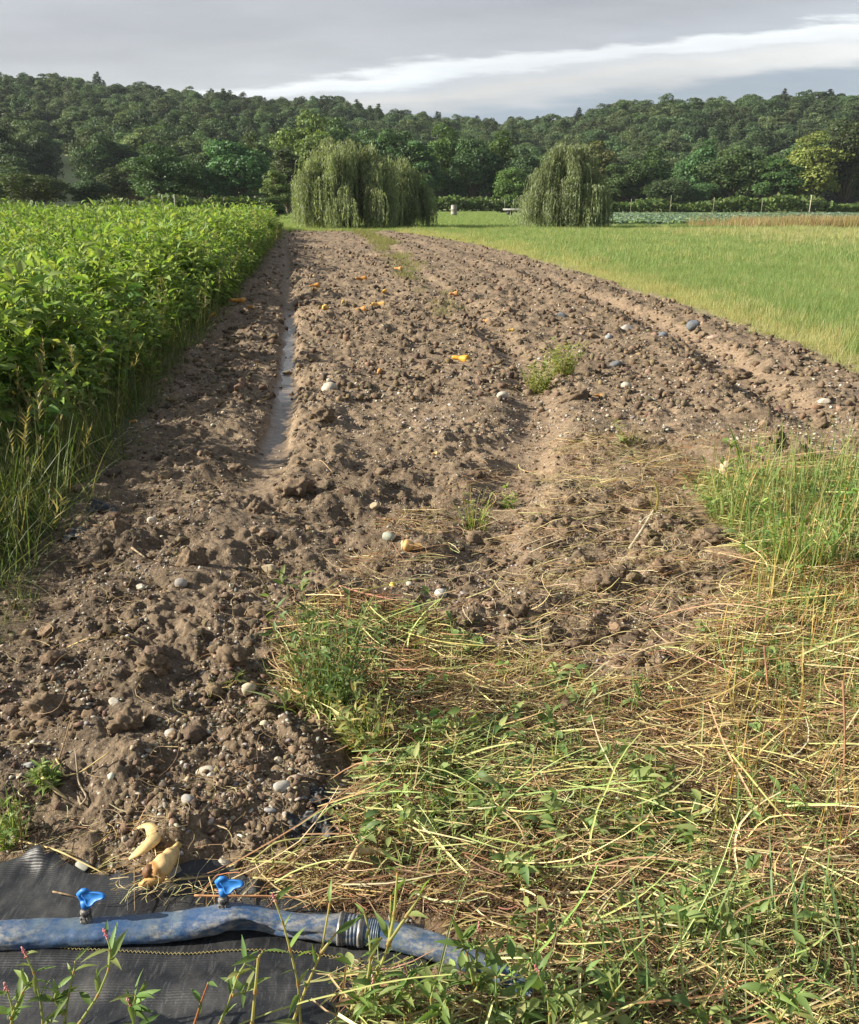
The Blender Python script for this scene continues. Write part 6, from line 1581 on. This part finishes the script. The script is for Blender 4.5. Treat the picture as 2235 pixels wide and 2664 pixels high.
smartweed([([(1290, 2664), (1292, 2600), (1290, 2540)], 1.17, False)], 'straight green blade-like stem on the bottom edge left of centre right', 1, (.20, .30, .09), .0030)
smartweed([([(1350, 2664), (1372, 2560), (1395, 2440), (1400, 2330)], 1.2, False)], 'long thin green stem rising steeply from the bottom edge', 1, (.30, .36, .13), .0020)
smartweed([([(1430, 2664), (1425, 2590), (1400, 2530)], 1.16, True), ([(1430, 2640), (1470, 2570)], 1.16, False)], 'bushy weed with red-tinged leaves right of the long thin stem', 10)
smartweed([([(1550, 2664), (1600, 2580), (1660, 2510)], 1.18, False), ([(1600, 2590), (1580, 2530)], 1.18, False)], 'sprawling stem pointing right at the bottom edge', 5)
smartweed([([(2030, 2664), (2010, 2600), (1990, 2550)], 1.16, False), ([(2030, 2650), (2070, 2590)], 1.16, False)], 'leafy weed on the bottom edge at the right', 9)

# ------------------------------------------------------------------ far things: posts, barrel, gate, cabbages
def post(sx, top, base, Y, label, col=(.45, .42, .33), w_=.05, group='fence posts before the forest'):
    a = AT(sx, top, Y); x = a[0]; z0 = float(terr(np.array([x]), np.array([Y]), detail=False)[0]); H = a[2] - z0
    rt = empty('fence_post', (x, Y, z0), label, 'fence post', group)
    mb = MB(); tube(mb, [(0, 0, -.3), (.01, 0, H * .5), (.02, .01, H - .04), (.02, .01, H)], [w_ * 1.1, w_, w_, w_ * .7], 8, col); mb.build('shaft', M_WOOD, rt)
    return rt
for a in [(1643, 517, 545, 118, 'leftmost fence post right of the right willow'), (1747, 508, 545, 115, 'fence post in front of the wide low bush'), (1859, 513, 545, 115, 'fence post left of the broad full-crowned tree'),
          (1985, 514, 545, 115, 'fence post below the fresh green tree'), (2112, 507, 545, 110, 'tallest, whitest fence post at the right'), (1126, 535, 556, 100, 'thin post left of the white barrel')]:
    post(a[0], a[1], a[2], a[3], a[4], (.42, .39, .30) if 'whitest' in a[4] else (.24, .23, .16), .06 if 'whitest' in a[4] else .04)
for i, (sx, lab) in enumerate([(8, 'leftmost of the pale stakes behind the crop'), (22, 'second pale stake behind the crop'), (55, 'third stake behind the crop, apart from the left pair'), (92, 'fourth, darker stake behind the crop'), (113, 'rightmost of the stakes behind the crop'), (420, 'thin stake behind the crop under the round-headed tree'), (452, 'lighter stake just right of the thin one under the round-headed tree')]):
    post(sx, 526 if sx < 200 else 506, 545, 62.0, lab, (.50, .50, .46), .028, 'stakes behind the leafy crop')
x, y, z = AT(1181, 545, 96.0); z0 = float(terr(np.array([x]), np.array([96.]), detail=False)[0])
rt = empty('barrel', (x, 96, z0), 'pale upright barrel at the far end of the grass between the willows', 'barrel')
mb = MB(); hz_ = np.array([0, .03, .3, .33, .36, .75, .78, .81, 1.15, 1.2]) * .95; tube(mb, [(0, 0, q_) for q_ in hz_], [.30, .32, .32, .34, .32, .32, .34, .32, .32, .30], 20, (.24, .225, .19)); mb.build('drum', M_PAINT, rt)
mb = MB(); tube(mb, [(0, 0, 1.135), (0, 0, 1.18)], [.31, .29], 20, (.26, .25, .2)); mb.build('lid', M_PAINT, rt)
x, y, z = AT(1346, 534, 98.0); z0 = float(terr(np.array([x]), np.array([98.]), detail=False)[0])
rt = empty('trailer', (x, 98, z0), 'low grey flatbed wagon with upright stakes left of the lone willow', 'wagon')
def box(mb, x0, x1, y0, y1, z0, z1, C):
    V = [(a, b, c) for a in (x0, x1) for b in (y0, y1) for c in (z0, z1)]; mb.add(V, [[0, 1, 3, 2], [4, 6, 7, 5], [0, 4, 5, 1], [2, 3, 7, 6], [0, 2, 6, 4], [1, 5, 7, 3]], C)
mb = MB(); box(mb, -1.5, 2.4, -.8, .8, .62, .80, (.24, .24, .22)); mb.build('bed', M_PAINT, rt, smooth=False)
for xx_ in (-1.45, -.5, .5, 1.5):
    mb = MB(); box(mb, xx_, xx_ + .07, -.78, -.71, .805, 1.75, (.2, .2, .18)); mb.build('stake', M_PAINT, rt, smooth=False)
for xx_ in (-.9, 1.6):
    mb = MB(); th_ = np.linspace(0, 2 * np.pi, 21); tube(mb, [(xx_ , -.78, .32), (xx_, -.60, .32)], [.31, .31], 20, (.03, .03, .03)); mb.build('wheel', M_DARK, rt)
mb = MB(); tube(mb, [(2.4, 0, .7), (3.6, 0, .5)], .04, 6, (.4, .4, .4)); mb.build('drawbar', M_PAINT, rt)
# cabbages in rows
rngc = np.random.default_rng(9); cab = []
for s in range(3):
    mb = MB(); nl = 22; a = np.arange(nl) * 2.4; el = np.linspace(.15, 1.3, nl)
    d = np.stack([np.cos(a) * np.cos(el), np.sin(a) * np.cos(el), np.sin(el)], -1); B = d * .04 + [0, 0, .12]; L = np.linspace(.36, .16, nl)
    leaves(mb, B, d, L, L * .42, pal([(.19, .27, .21), (.26, .34, .28), (.14, .21, .16)], nl, rngc), np.full(nl, -.4) + rngc.uniform(0, .8, nl), rng=rngc); cab.append(unlinked('cab%d' % s, mb, M_GRASS))
P = []
for r_ in np.arange(62, 118, 1.05):
    xs_ = np.arange(9.5 + .0 * r_, .56 * r_, .62); P.append(np.stack([xs_ + rngc.uniform(-.1, .1, len(xs_)), r_ + rngc.uniform(-.1, .1, len(xs_)) - .05 * xs_, 0 * xs_], -1))
P = np.concatenate(P); P = P[(P[:, 1] < 96 + 8 * fbm(P[:, 0] / 8, P[:, 0] * 0, 3, 2)) & (P[:, 0] > 11 + 2 * fbm(P[:, 1] / 3, P[:, 1] * 0, 6, 2))]; P[:, 2] = terr(P[:, 0], P[:, 1], detail=False) ; n = len(P)
scatter('cabbage_rows', cab, P, np.stack([0 * P[:, 0], 0 * P[:, 0], rngc.uniform(0, 6.28, n)], -1), rngc.uniform(.9, 1.5, n), rngc.integers(0, 3, n), 'rows of blue-green cabbages far off at the right', 'cabbages')
stone(1592, 588, 22, 'white lump lying in the grass right of the lone willow', (.65, .65, .62), 77, .6, .35, 3, .1, name='feed_bag', cat='bag', mat=M_PAINT)
